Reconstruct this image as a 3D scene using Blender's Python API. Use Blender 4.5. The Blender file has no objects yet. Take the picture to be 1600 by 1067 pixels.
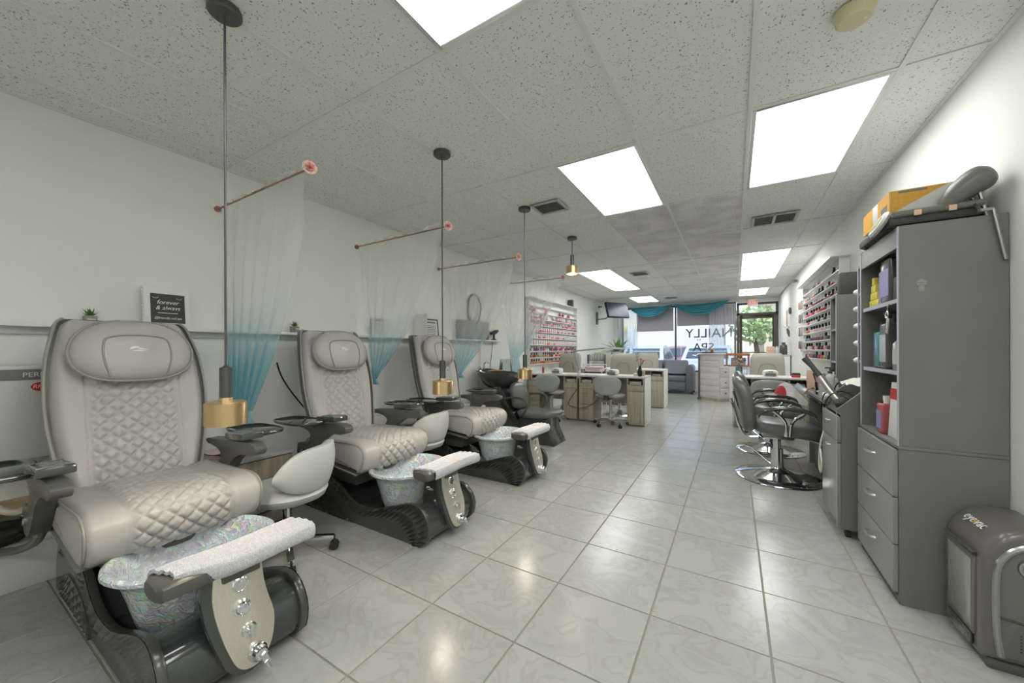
import bpy, bmesh, math, random
from mathutils import Vector, Matrix
random.seed(7)
scene = bpy.context.scene
C = scene.collection
PI = math.pi
# ------------------------------------------------------------------ camera
CAM_H = 1.1975; YAW = .5412; ROLL = -.003; FPX = 576.65; HORY = 546.88
fw = Vector((-math.sin(YAW), math.cos(YAW), 0)); rt = Vector((math.cos(YAW), math.sin(YAW), 0)); up = Vector((0, 0, 1))
rt, up = rt*math.cos(ROLL)+up*math.sin(ROLL), -rt*math.sin(ROLL)+up*math.cos(ROLL)
cd = bpy.data.cameras.new('camera'); cam = bpy.data.objects.new('camera', cd); C.objects.link(cam)
cd.sensor_width = 36; cd.lens = FPX/1600*36; cd.shift_y = (HORY-533.5)/1600; cd.clip_start = .02; cd.clip_end = 300
cam.matrix_world = Matrix(((rt.x, up.x, -fw.x, 0), (rt.y, up.y, -fw.y, 0), (rt.z, up.z, -fw.z, CAM_H), (0, 0, 0, 1)))
scene.camera = cam
# ------------------------------------------------------------------ world, exposure
W = bpy.data.worlds.new('sky_world'); scene.world = W; W.use_nodes = True
wn = W.node_tree.nodes; wl = W.node_tree.links
bg = wn['Background']; sky = wn.new('ShaderNodeTexSky'); sky.sky_type = 'NISHITA'; sky.sun_disc = False
sky.sun_elevation = math.radians(50); sky.sun_rotation = math.radians(160); sky.altitude = 5
wl.new(sky.outputs[0], bg.inputs[0]); bg.inputs[1].default_value = .36
sd = bpy.data.lights.new('sun', 'SUN'); so = bpy.data.objects.new('sun', sd); C.objects.link(so)
sd.energy = 1.6; sd.angle = .01; sd.color = (1, .95, .86); so.rotation_euler = (math.radians(35), 0, math.radians(20))
vs = scene.view_settings; vs.view_transform = 'Standard'; vs.look = 'None'; vs.gamma = 1; vs.use_curve_mapping = False; vs.exposure = 0.1
PANEL = 7.6      # brightness of the ceiling light diffusers
# ------------------------------------------------------------------ room size
XL, XR, YF, YB, ZC = -3.27, 1.0, 11.7, -3.6, 2.554
GX0, GXS, GY0, GYS = -2.374, .614, 1.277, 1.216      # ceiling grid
FX0, FY0, FT = -1.2246, .8507, .4488                 # floor tile grid

# ------------------------------------------------------------------ helpers
def lin(c): 
    r = []
    for v in c:
        v /= 255.; r.append(v/12.92 if v <= .04045 else ((v+.055)/1.055)**2.4)
    return tuple(r)+(1,)
MATS = {}
def mat(name, rgb, rough=.5, metal=0, var=None, bump=None, coat=0, spec=.5, stretch=None, trans=0, emit=None, alpha=1):
    """Principled material; var=(scale, amount) mottles the colour, bump=(scale, strength) adds fine relief."""
    m = bpy.data.materials.new(name); m.use_nodes = True; n = m.node_tree.nodes; l = m.node_tree.links
    b = n['Principled BSDF']; c = lin(rgb)
    b.inputs['Base Color'].default_value = c; b.inputs['Roughness'].default_value = rough; b.inputs['Metallic'].default_value = metal
    b.inputs['Coat Weight'].default_value = coat; b.inputs['Specular IOR Level'].default_value = spec
    b.inputs['Transmission Weight'].default_value = trans; b.inputs['Alpha'].default_value = alpha
    if emit:
        b.inputs['Emission Color'].default_value = lin(emit[0]); b.inputs['Emission Strength'].default_value = emit[1]
    if var or bump:
        tc = n.new('ShaderNodeTexCoord'); mp = n.new('ShaderNodeMapping'); l.new(tc.outputs['Object'], mp.inputs[0])
        if stretch: mp.inputs['Scale'].default_value = stretch
    if var:
        t = n.new('ShaderNodeTexNoise'); t.inputs['Scale'].default_value = var[0]; t.inputs['Detail'].default_value = 4
        l.new(mp.outputs[0], t.inputs['Vector'])
        r = n.new('ShaderNodeMapRange'); r.inputs[1].default_value = .3; r.inputs[2].default_value = .7
        r.inputs[3].default_value = 1-var[1]; r.inputs[4].default_value = 1+var[1]; l.new(t.outputs['Fac'], r.inputs[0])
        x = n.new('ShaderNodeMix'); x.data_type = 'RGBA'; x.blend_type = 'MULTIPLY'; x.inputs[0].default_value = 1
        x.inputs[6].default_value = c; l.new(r.outputs[0], x.inputs[7]); l.new(x.outputs[2], b.inputs['Base Color'])
    if bump:
        t = n.new('ShaderNodeTexNoise'); t.inputs['Scale'].default_value = bump[0]; t.inputs['Detail'].default_value = 3
        l.new(mp.outputs[0], t.inputs['Vector'])
        u = n.new('ShaderNodeBump'); u.inputs['Strength'].default_value = bump[1]; u.inputs['Distance'].default_value = .01
        l.new(t.outputs['Fac'], u.inputs['Height']); l.new(u.outputs[0], b.inputs['Normal'])
    MATS[name] = m
    return m

class MB:
    """Collects shapes into one mesh."""
    def __init__(s): s.v = []; s.f = []; s.mi = []; s.cur = 0; s.M = None
    def add(s, vs, fs):
        o = len(s.v)
        s.v += [tuple(s.M @ Vector(p)) if s.M else tuple(p) for p in vs]
        s.f += [tuple(i+o for i in f) for f in fs]; s.mi += [s.cur]*len(fs); return s
    def box(s, x0, x1, y0, y1, z0, z1):
        return s.add([(x0,y0,z0),(x1,y0,z0),(x1,y1,z0),(x0,y1,z0),(x0,y0,z1),(x1,y0,z1),(x1,y1,z1),(x0,y1,z1)],
                     [(0,3,2,1),(4,5,6,7),(0,1,5,4),(1,2,6,5),(2,3,7,6),(3,0,4,7)])
    def obox(s, c, size, rot=(0,0,0)):
        old = s.M; R = Matrix.Translation(c) @ Matrix.Rotation(rot[2],4,'Z') @ Matrix.Rotation(rot[1],4,'Y') @ Matrix.Rotation(rot[0],4,'X')
        s.M = old @ R if old else R; a, b, d = (v/2 for v in size); s.box(-a,a,-b,b,-d,d); s.M = old; return s
    def ring(s, c, ax, r, n, sx=1, ph=0):
        ax = Vector(ax).normalized(); h = Vector((0,0,1)) if abs(ax.z) < .9 else Vector((1,0,0))
        a = ax.cross(h).normalized(); b = ax.cross(a)
        return [Vector(c)+a*math.cos(2*PI*i/n+ph)*r*sx+b*math.sin(2*PI*i/n+ph)*r for i in range(n)]
    def cyl(s, p0, p1, r0, r1=None, n=12, caps=True):
        if r1 is None: r1 = r0
        d = Vector(p1)-Vector(p0); return s.loft([s.ring(p0,d,r0,n), s.ring(p1,d,r1,n)], caps)
    def loft(s, rings, caps=True, closed=True):
        n = len(rings[0]); vs = [p for r in rings for p in r]; fs = []
        for k in range(len(rings)-1):
            for i in range(n if closed else n-1):
                j = (i+1) % n; fs.append((k*n+i, k*n+j, (k+1)*n+j, (k+1)*n+i))
        if caps and closed:
            fs.append(tuple(range(n-1,-1,-1))); fs.append(tuple((len(rings)-1)*n+i for i in range(n)))
        return s.add(vs, fs)
    def lathe(s, prof, c=(0,0,0), n=16, sx=1, sy=1, caps=True):
        return s.loft([[Vector((c[0]+math.cos(2*PI*i/n)*r*sx, c[1]+math.sin(2*PI*i/n)*r*sy, c[2]+z)) for i in range(n)] for r, z in prof], caps)
    def tube(s, pts, r, n=8, closed=False):
        pts = [Vector(p) for p in pts]; rings = []; N = len(pts); a = None
        if isinstance(r,(list,tuple)) and len(r) != N:
            q = r; r = []
            for i in range(N):
                t = i/(N-1)*(len(q)-1); k = min(int(t), len(q)-2); r.append(lerp(q[k], q[k+1], t-k))
        for i, p in enumerate(pts):
            if closed: d = (pts[(i+1) % N]-pts[i-1]).normalized()
            else: d = (pts[min(i+1,N-1)]-pts[max(i-1,0)]).normalized()
            if a is None:
                h = Vector((0,0,1)) if abs(d.z) < .9 else Vector((1,0,0)); a = d.cross(h).normalized()
            else:
                a = (a-d*a.dot(d)).normalized()
            b = d.cross(a); rr = r[i] if isinstance(r,(list,tuple)) else r
            rings.append([p+a*math.cos(2*PI*k/n)*rr+b*math.sin(2*PI*k/n)*rr for k in range(n)])
        if closed: rings.append(rings[0])
        return s.loft(rings, not closed)
    def prism(s, poly, axis, lo, hi):
        def P(a, b, t): return {'x':(t,a,b),'y':(a,t,b),'z':(a,b,t)}[axis]
        n = len(poly); vs = [P(a,b,lo) for a,b in poly]+[P(a,b,hi) for a,b in poly]
        fs = [(i,(i+1)%n,n+(i+1)%n,n+i) for i in range(n)]+[tuple(range(n-1,-1,-1)),tuple(range(n,2*n))]
        return s.add(vs, fs)
    def grid(s, fn, nu, nv, wrapu=False, wrapv=False):
        U = nu if wrapu else nu+1; V = nv if wrapv else nv+1
        vs = [fn(i/nu, j/nv) for i in range(U) for j in range(V)]
        fs = [(i*V+j, ((i+1)%U)*V+j, ((i+1)%U)*V+(j+1)%V, i*V+(j+1)%V) for i in range(nu) for j in range(nv)]
        return s.add(vs, fs)
    def ball(s, c, r, n=10, m=6, sc=(1,1,1)):
        vs = []
        for j in range(m+1):
            t = PI*j/m
            for i in range(n): vs.append((c[0]+r*sc[0]*math.sin(t)*math.cos(2*PI*i/n), c[1]+r*sc[1]*math.sin(t)*math.sin(2*PI*i/n), c[2]+r*sc[2]*math.cos(t)))
        return s.add(vs, [(j*n+i, (j+1)*n+i, (j+1)*n+(i+1)%n, j*n+(i+1)%n) for j in range(m) for i in range(n)])
    def mesh(s, name, mats, bevel=0, seg=2, smooth=40, weld=False):
        me = bpy.data.meshes.new(name); me.from_pydata(s.v, [], s.f)
        mats = mats if isinstance(mats,(list,tuple)) else [mats]
        for m in mats: me.materials.append(MATS[m])
        if len(mats) > 1: me.polygons.foreach_set('material_index', s.mi)
        bm = bmesh.new(); bm.from_mesh(me)
        bmesh.ops.remove_doubles(bm, verts=bm.verts, dist=1e-5)
        bmesh.ops.recalc_face_normals(bm, faces=bm.faces)
        if bevel:
            es = [e for e in bm.edges if len(e.link_faces) == 2 and e.calc_face_angle(0) > .6]
            bmesh.ops.bevel(bm, geom=es, offset=bevel, segments=seg, affect='EDGES', clamp_overlap=True, profile=.5)
        bm.to_mesh(me); bm.free()
        if smooth:
            me.polygons.foreach_set('use_smooth', [True]*len(me.polygons)); me.set_sharp_from_angle(angle=math.radians(smooth))
        me.update(); return me
    def build(s, name, mats, parent=None, loc=None, rot=None, **k):
        return link(name, s.mesh(name, mats, **k), parent, loc, rot)
def link(name, data, parent=None, loc=None, rot=None):
    o = bpy.data.objects.new(name, data); C.objects.link(o)
    if parent: o.parent = parent
    if loc: o.location = loc
    if rot: o.rotation_euler = rot
    return o
def tag(o, label=None, cat=None, group=None, kind=None):
    if label: o['label'] = label
    if cat: o['category'] = cat
    if group: o['group'] = group
    if kind: o['kind'] = kind
    return o
def thing(name, label, cat, loc=(0,0,0), rz=0, group=None):
    return tag(link(name, None, None, loc, (0,0,rz)), label, cat, group)
def struct(o): o['kind'] = 'structure'; return o
def copy_tree(o, parent=None):
    c = o.copy(); C.objects.link(c); c.parent = parent
    for ch in list(o.children): copy_tree(ch, c)
    return c
def dup(o, loc, rz=0, label=None, group=None):
    c = copy_tree(o); c.location = loc; c.rotation_euler = (0,0,rz)
    if label: c['label'] = label
    if group: c['group'] = group
    return c
def text(name, s, size, m, parent=None, loc=(0,0,0), rot=(0,0,0), ext=.0008, align='CENTER', shear=0, sx=1, mirror=False):
    cu = bpy.data.curves.new(name+'_c', 'FONT'); cu.body = s; cu.size = size; cu.extrude = ext; cu.align_x = align; cu.align_y = 'CENTER'; cu.shear = shear
    cu.resolution_u = 3
    t = bpy.data.objects.new('tmp', cu); C.objects.link(t); bpy.context.view_layer.update()
    me = bpy.data.meshes.new_from_object(t.evaluated_get(bpy.context.evaluated_depsgraph_get()))
    bpy.data.objects.remove(t); bpy.data.curves.remove(cu)
    me.materials.clear(); me.materials.append(MATS[m])
    for v in me.vertices: v.co.x *= (-sx if mirror else sx)
    me.name = name
    return link(name, me, parent, loc, rot)
def at(u, v, x=None, y=None, z=None):
    """Point of the place seen at photo pixel (u, v) on the plane x, y or z = const."""
    d = fw+rt*((u-800)/FPX)-up*((v-HORY)/FPX)
    t = (z-CAM_H)/d.z if z is not None else (x/d.x if x is not None else y/d.y)
    return Vector((0,0,CAM_H))+d*t
def lerp(a, b, t): return a+(b-a)*t
def curve(pts, n):
    """Catmull-Rom resample of a polyline to n points."""
    P = [Vector(p) for p in pts]; out = []; m = len(P)-1
    for k in range(n):
        t = k/(n-1)*m; i = min(int(t), m-1); f = t-i
        a, b, c, d = P[max(i-1,0)], P[i], P[i+1], P[min(i+2,m)]
        out.append(.5*((2*b)+(c-a)*f+(2*a-5*b+4*c-d)*f*f+(3*b-a-3*c+d)*f**3))
    return out

# ------------------------------------------------------------------ materials
mat('wall_paint', (238,239,233), .7, var=(3,.015), bump=(60,.05))
mat('white_paint', (236,237,233), .5)
mat('white_plastic', (228,228,226), .35)
mat('grout', (150,144,132), .9)
mat('grid_white', (228,229,226), .5)
mat('base_plastic', (72,72,67), .25, coat=.3)
mat('facet_plastic', (54,54,51), .22, coat=.5)
mat('leather', (178,175,170), .42, var=(9,.05), bump=(220,.12), coat=.08)
mat('leather_piping', (150,145,138), .5)
mat('stool_leather', (192,194,190), .4, bump=(200,.1))
mat('taupe_leather', (172,169,157), .45, bump=(200,.1))
mat('black_gloss', (64,67,67), .1, coat=.7)
mat('black_plastic', (88,88,83), .36, bump=(150,.05))
mat('dark_plastic', (108,108,101), .38)
mat('black_leather', (100,101,101), .3, bump=(160,.15))
mat('sofa_leather', (114,119,128), .38, bump=(40,.25))
mat('matte_black', (62,62,61), .6)
mat('charcoal_board', (118,118,115), .34, var=(6,.06), bump=(80,.04))
mat('charcoal_lit_front', (142,142,140), .32, var=(6,.05))  # charcoal board for drawer fronts, reflected light put into its lighter colour
mat('charcoal_edge', (178,178,192), .5)
mat('chrome', (225,226,228), .09, 1)
mat('silver', (208,206,200), .3, 1)
mat('steel', (170,172,174), .28, 1)
mat('brushed_panel', (226,220,208), .3, .8, var=(30,.05), stretch=(1,12,1))
mat('brass', (226,196,150), .32, 1, var=(14,.08), stretch=(1,1,.02))
mat('gunmetal', (98,99,99), .35, .7)
mat('towel', (226,226,228), .95, var=(120,.12), bump=(260,1.0))
mat('pink_cloth', (226,196,196), .9)
mat('cloth_white', (222,220,216), .9, var=(40,.05))
mat('pink_rose', (236,168,150), .6, var=(30,.08)); mat('rose_pale', (240,208,200), .6)
mat('copper', (168,128,108), .4, .8)
mat('red', (196,52,48), .4); mat('red_print', (190,44,44), .5)
mat('black_ink', (30,30,30), .6); mat('white_ink', (235,235,232), .6); mat('grey_ink', (120,120,118), .6)
mat('chalkboard', (74,75,72), .7, var=(12,.06))
mat('green_leaf', (92,132,58), .5, var=(20,.2)); mat('plant_leaf', (134,168,110), .45, var=(10,.25))
mat('grey_pot', (150,149,142), .7, var=(20,.05))
mat('rubber', (44,44,44), .7)
mat('cord_black', (36,36,36), .5); mat('cord_white', (214,212,206), .5); mat('hose_grey', (186,180,168), .45)
mat('orange_card', (218,166,70), .7, var=(60,.08)); mat('white_card', (214,214,210), .7)
mat('lilac', (150,140,190), .3); mat('yellow', (222,208,90), .5); mat('teal_glass', (90,150,160), .1, trans=.3)
mat('bottle_black', (78,78,78), .25, coat=.3); mat('bottle_silver', (176,180,182), .25, .5); mat('purple_red', (176,92,92), .2)
mat('tank_grey', (206,208,205), .4); mat('tank_band', (128,133,128), .5)
mat('rust_wood', (196,174,136), .8, var=(6,.25)); mat('bag_black', (44,44,42), .5, bump=(20,.8))
mat('wood_orange', (176,112,64), .45, var=(4,.12), stretch=(1,12,12))
mat('pink_wood', (212,206,204), .5, var=(7,.06), stretch=(1,1,14))
mat('dark_frame', (92,88,82), .45); mat('door_bronze', (84,76,68), .45)
mat('blind_fabric', (158,155,162), .9, bump=(300,.1))
mat('tv_black', (34,36,42), .15); mat('screen', (64,72,90), .35)
mat('exit_white', (235,225,220), .5, emit=((255,235,228), .12)); mat('exit_red', (225,60,45), .5, emit=((235,50,35), .4))
mat('vent_metal', (190,190,186), .5); mat('vent_dark', (92,92,88), .7)
mat('asphalt', (186,182,182), .9); mat('sidewalk', (222,218,212), .9)
mat('building_cream', (226,220,210), .9); mat('building_tan', (228,208,184), .9); mat('trunk', (112,88,66), .9)
mat('car_silver', (226,226,224), .35, 0, coat=.2); mat('car_red', (186,146,152), .25, .2, coat=.6); mat('car_blue', (130,156,192), .25, .2, coat=.6)
mat('car_glass', (88,100,108), .05); mat('tyre', (40,40,40), .8)
mat('cream_plastic', (214,206,170), .4)
mat('amber', (190,110,60), .15); mat('peach', (226,190,164), .6)
mat('vac_plastic', (104,102,96), .3, coat=.2)
mat('bottle_clear', (206,208,206), .12, trans=.4)
mat('bin_glass', (150,150,140), .08, coat=.5)
mat('teal_paint', (120,176,184), .6)
mat('tree_leaf', (178,196,138), .7, var=(3,.25))
mat('lamp_grey', (150,160,166), .4)
mat('pack_white', (208,202,204), .5)
mat('dark_green', (58,74,62), .5, var=(20,.2))

def wood_mat(name, a, b, vert=True, sc=9):
    m = bpy.data.materials.new(name); m.use_nodes = True; n = m.node_tree.nodes; l = m.node_tree.links; p = n['Principled BSDF']
    tc = n.new('ShaderNodeTexCoord'); mp = n.new('ShaderNodeMapping'); mp.inputs['Scale'].default_value = (sc, sc, .35) if vert else (.5, sc, sc)
    t = n.new('ShaderNodeTexNoise'); t.inputs['Scale'].default_value = 4; t.inputs['Detail'].default_value = 6; t.inputs['Roughness'].default_value = .7
    r = n.new('ShaderNodeValToRGB'); r.color_ramp.elements[0].position = .32; r.color_ramp.elements[0].color = lin(a); r.color_ramp.elements[1].position = .68; r.color_ramp.elements[1].color = lin(b)
    l.new(tc.outputs['Object'], mp.inputs[0]); l.new(mp.outputs[0], t.inputs['Vector']); l.new(t.outputs['Fac'], r.inputs[0]); l.new(r.outputs[0], p.inputs['Base Color'])
    p.inputs['Roughness'].default_value = .45; MATS[name] = m
wood_mat('grey_wood', (148,139,122), (198,189,170)); wood_mat('pale_wood', (192,186,184), (220,214,212), False, 10)

def floor_tile_mat():
    m = bpy.data.materials.new('marble_tile'); m.use_nodes = True; n = m.node_tree.nodes; l = m.node_tree.links; p = n['Principled BSDF']
    g = n.new('ShaderNodeNewGeometry'); oi = n.new('ShaderNodeObjectInfo')
    w = n.new('ShaderNodeTexNoise'); w.inputs['Scale'].default_value = 5; w.inputs['Detail'].default_value = 5; w.inputs['Distortion'].default_value = 1.2
    ad = n.new('ShaderNodeVectorMath'); ad.operation = 'ADD'; rv = n.new('ShaderNodeVectorMath'); rv.operation = 'SCALE'; rv.inputs['Scale'].default_value = 40
    cx = n.new('ShaderNodeCombineXYZ'); l.new(oi.outputs['Random'], cx.inputs[2]); l.new(cx.outputs[0], rv.inputs[0])
    l.new(g.outputs['Position'], ad.inputs[0]); l.new(rv.outputs[0], ad.inputs[1]); l.new(ad.outputs[0], w.inputs['Vector'])
    r = n.new('ShaderNodeValToRGB'); e = r.color_ramp.elements
    e[0].position = .34; e[0].color = lin((168,168,163)); e[1].position = .66; e[1].color = lin((177,177,172))
    k = e.new(.46); k.color = lin((174,174,168)); k = e.new(.505); k.color = lin((167,166,159)); k = e.new(.55); k.color = lin((175,175,169))
    l.new(w.outputs['Fac'], r.inputs[0])
    mr = n.new('ShaderNodeMapRange'); mr.inputs[3].default_value = .96; mr.inputs[4].default_value = 1.02; l.new(oi.outputs['Random'], mr.inputs[0])
    x = n.new('ShaderNodeMix'); x.data_type = 'RGBA'; x.blend_type = 'MULTIPLY'; x.inputs[0].default_value = 1
    l.new(r.outputs[0], x.inputs[6]); l.new(mr.outputs[0], x.inputs[7]); l.new(x.outputs[2], p.inputs['Base Color'])
    p.inputs['Roughness'].default_value = .22; p.inputs['Specular IOR Level'].default_value = .45
    MATS['marble_tile'] = m
floor_tile_mat()

def ceiling_mat(name, a, b, stain=0):
    m = bpy.data.materials.new(name); m.use_nodes = True; n = m.node_tree.nodes; l = m.node_tree.links; p = n['Principled BSDF']
    g = n.new('ShaderNodeNewGeometry')
    d = n.new('ShaderNodeTexNoise'); d.inputs['Scale'].default_value = 70; l.new(g.outputs['Position'], d.inputs['Vector'])
    mx = n.new('ShaderNodeMix'); mx.data_type = 'VECTOR'; mx.inputs[0].default_value = .022; l.new(g.outputs['Position'], mx.inputs[4]); l.new(d.outputs['Color'], mx.inputs[5])
    v = n.new('ShaderNodeTexVoronoi'); v.inputs['Scale'].default_value = 84; l.new(mx.outputs[1], v.inputs['Vector'])
    hs = n.new('ShaderNodeSeparateColor'); l.new(v.outputs['Color'], hs.inputs[0])
    th = n.new('ShaderNodeMapRange'); th.inputs[3].default_value = .05; th.inputs[4].default_value = .33; l.new(hs.outputs[0], th.inputs[0])
    lt = n.new('ShaderNodeMath'); lt.operation = 'LESS_THAN'; l.new(v.outputs['Distance'], lt.inputs[0]); l.new(th.outputs[0], lt.inputs[1])
    x = n.new('ShaderNodeMix'); x.data_type = 'RGBA'; x.inputs[6].default_value = lin(a); x.inputs[7].default_value = lin(b); l.new(lt.outputs[0], x.inputs[0])
    out = x.outputs[2]
    if stain:
        t = n.new('ShaderNodeTexNoise'); t.inputs['Scale'].default_value = 3.2; t.inputs['Detail'].default_value = 5; l.new(g.outputs['Position'], t.inputs['Vector'])
        r = n.new('ShaderNodeValToRGB'); r.color_ramp.elements[0].position = .42; r.color_ramp.elements[0].color = (1,1,1,1); r.color_ramp.elements[1].position = .62; r.color_ramp.elements[1].color = (1-stain,1-stain,1-stain*1.05,1)
        l.new(t.outputs['Fac'], r.inputs[0]); y = n.new('ShaderNodeMix'); y.data_type = 'RGBA'; y.blend_type = 'MULTIPLY'; y.inputs[0].default_value = 1
        l.new(out, y.inputs[6]); l.new(r.outputs[0], y.inputs[7]); out = y.outputs[2]
    l.new(out, p.inputs['Base Color']); p.inputs['Roughness'].default_value = .9
    MATS[name] = m
ceiling_mat('ceiling_fibre', (234,235,231), (150,150,144)); ceiling_mat('ceiling_stained', (230,230,228), (160,160,156), .18)

def diffuser_mat(name, k):
    m = bpy.data.materials.new(name); m.use_nodes = True; n = m.node_tree.nodes; l = m.node_tree.links; p = n['Principled BSDF']
    tc = n.new('ShaderNodeTexCoord'); sp = n.new('ShaderNodeSeparateXYZ'); l.new(tc.outputs['Object'], sp.inputs[0])
    s1 = n.new('ShaderNodeMath'); s1.operation = 'ABSOLUTE'; l.new(sp.outputs[0], s1.inputs[0])            # two tubes at x = +-.13
    s2 = n.new('ShaderNodeMath'); s2.operation = 'SUBTRACT'; s2.inputs[1].default_value = .13; l.new(s1.outputs[0], s2.inputs[0])
    s3 = n.new('ShaderNodeMath'); s3.operation = 'ABSOLUTE'; l.new(s2.outputs[0], s3.inputs[0])
    r = n.new('ShaderNodeMapRange'); r.interpolation_type = 'SMOOTHSTEP'; r.inputs[1].default_value = 0; r.inputs[2].default_value = .14; r.inputs[3].default_value = k*1.25; r.inputs[4].default_value = k*.72
    l.new(s3.outputs[0], r.inputs[0]); l.new(r.outputs[0], p.inputs['Emission Strength'])
    p.inputs['Emission Color'].default_value = (.99,1,.98,1); p.inputs['Base Color'].default_value = (.8,.8,.78,1); p.inputs['Roughness'].default_value = .4
    MATS[name] = m
diffuser_mat('diffuser', PANEL); diffuser_mat('diffuser_dim', PANEL*.9)

def glass_mat(name, tint, gl):
    m = bpy.data.materials.new(name); m.use_nodes = True; n = m.node_tree.nodes; l = m.node_tree.links
    n.remove(n['Principled BSDF']); o = n['Material Output']
    t = n.new('ShaderNodeBsdfTransparent'); t.inputs[0].default_value = tint; g = n.new('ShaderNodeBsdfGlossy'); g.inputs['Roughness'].default_value = .03
    f = n.new('ShaderNodeFresnel'); f.inputs[0].default_value = 1.45; x = n.new('ShaderNodeMixShader')
    mm = n.new('ShaderNodeMath'); mm.operation = 'MULTIPLY'; mm.inputs[1].default_value = gl; l.new(f.outputs[0], mm.inputs[0])
    l.new(mm.outputs[0], x.inputs[0]); l.new(t.outputs[0], x.inputs[1]); l.new(g.outputs[0], x.inputs[2]); l.new(x.outputs[0], o.inputs[0])
    MATS[name] = m
glass_mat('window_glass', (.93,.96,.97,1), .6); glass_mat('clear_plastic', (.82,.86,.88,1), 1.6)

def sheer_mat(name, white, dye, z0, z1, a0, a1):
    """Sheer voile: white at the top, dyed towards the hem (z0 dyed .. z1 white); a0/a1 the weave's opacity."""
    m = bpy.data.materials.new(name); m.use_nodes = True; n = m.node_tree.nodes; l = m.node_tree.links
    n.remove(n['Principled BSDF']); o = n['Material Output']
    g = n.new('ShaderNodeNewGeometry'); sp = n.new('ShaderNodeSeparateXYZ'); l.new(g.outputs['Position'], sp.inputs[0])
    r = n.new('ShaderNodeMapRange'); r.interpolation_type = 'SMOOTHSTEP'; r.inputs[1].default_value = z0; r.inputs[2].default_value = z1; l.new(sp.outputs[2], r.inputs[0])
    x = n.new('ShaderNodeMix'); x.data_type = 'RGBA'; x.inputs[6].default_value = lin(dye); x.inputs[7].default_value = lin(white); l.new(r.outputs[0], x.inputs[0])
    d = n.new('ShaderNodeBsdfDiffuse'); tl = n.new('ShaderNodeBsdfTranslucent'); l.new(x.outputs[2], d.inputs[0]); l.new(x.outputs[2], tl.inputs[0])
    mx = n.new('ShaderNodeMixShader'); mx.inputs[0].default_value = .45; l.new(d.outputs[0], mx.inputs[1]); l.new(tl.outputs[0], mx.inputs[2])
    tr = n.new('ShaderNodeBsdfTransparent'); op = n.new('ShaderNodeMapRange'); op.inputs[3].default_value = a0; op.inputs[4].default_value = a1; l.new(r.outputs[0], op.inputs[0])
    m2 = n.new('ShaderNodeMixShader'); l.new(op.outputs[0], m2.inputs[0]); l.new(tr.outputs[0], m2.inputs[1]); l.new(mx.outputs[0], m2.inputs[2])
    l.new(m2.outputs[0], o.inputs[0]); MATS[name] = m
sheer_mat('ombre_voile', (244,244,242), (104,192,212), 1.02, 1.66, .55, .30)
sheer_mat('window_voile', (240,240,244), (190,216,234), 1.3, 2.1, .34, .5)
sheer_mat('valance_teal', (136,214,228), (136,214,228), 0, 1, .93, .93)

def glitter_mat():
    m = bpy.data.materials.new('crackle_glass'); m.use_nodes = True; n = m.node_tree.nodes; l = m.node_tree.links; p = n['Principled BSDF']
    tc = n.new('ShaderNodeTexCoord'); nz = n.new('ShaderNodeTexNoise'); nz.inputs['Scale'].default_value = 18; l.new(tc.outputs['Object'], nz.inputs['Vector'])
    mx = n.new('ShaderNodeMix'); mx.data_type = 'VECTOR'; mx.inputs[0].default_value = .12; l.new(tc.outputs['Object'], mx.inputs[4]); l.new(nz.outputs['Color'], mx.inputs[5])
    v = n.new('ShaderNodeTexVoronoi'); v.inputs['Scale'].default_value = 62; l.new(mx.outputs[1], v.inputs['Vector'])
    hsv = n.new('ShaderNodeHueSaturation'); hsv.inputs['Saturation'].default_value = .7; hsv.inputs['Value'].default_value = 1.2; l.new(v.outputs['Color'], hsv.inputs['Color'])
    n2 = n.new('ShaderNodeTexNoise'); n2.inputs['Scale'].default_value = 5; l.new(tc.outputs['Object'], n2.inputs['Vector'])
    r = n.new('ShaderNodeMapRange'); r.inputs[1].default_value = .35; r.inputs[2].default_value = .7; r.inputs[3].default_value = .15; r.inputs[4].default_value = .6; l.new(n2.outputs['Fac'], r.inputs[0])
    x = n.new('ShaderNodeMix'); x.data_type = 'RGBA'; x.inputs[6].default_value = lin((204,214,220)); l.new(r.outputs[0], x.inputs[0]); l.new(hsv.outputs[0], x.inputs[7])
    l.new(x.outputs[2], p.inputs['Base Color']); p.inputs['Roughness'].default_value = .2; p.inputs['Metallic'].default_value = .1; p.inputs['Coat Weight'].default_value = .6
    b = n.new('ShaderNodeBump'); b.inputs['Strength'].default_value = .9; b.inputs['Distance'].default_value = .006; l.new(v.outputs['Distance'], b.inputs['Height']); l.new(b.outputs[0], p.inputs['Normal'])
    MATS['crackle_glass'] = m
glitter_mat()

# ------------------------------------------------------------------ the room
def floor():
    root = MB().box(XL-.1, XR+.1, YB-.1, YF+.1, -.08, -.004).build('floor', 'grout'); struct(root)
    cache = {}
    i0 = math.floor((XL-FX0)/FT); i1 = math.ceil((XR-FX0)/FT); j0 = math.floor((.05-FY0)/FT); j1 = math.ceil((YF-FY0)/FT)
    g = .0035
    for i in range(i0, i1):
        for j in range(j0, j1):
            a, b = max(FX0+i*FT, XL)+g, min(FX0+(i+1)*FT, XR)-g; c, d = FY0+j*FT+g, min(FY0+(j+1)*FT, YF)-g
            if b-a < .02 or d-c < .02: continue
            key = (round(b-a,4), round(d-c,4))
            if key not in cache:
                w, h = key; cache[key] = MB().box(-w/2, w/2, -h/2, h/2, -.01, 0).mesh('floor_tile', 'marble_tile', bevel=.0015, seg=1, smooth=0)
            link('floor_tile', cache[key], root, ((a+b)/2, (c+d)/2, 0))
    MB().box(XL, XR, YB, FY0+j0*FT-g, -.01, 0).build('rear_tiles', 'marble_tile', root, smooth=0)
floor()

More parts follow.
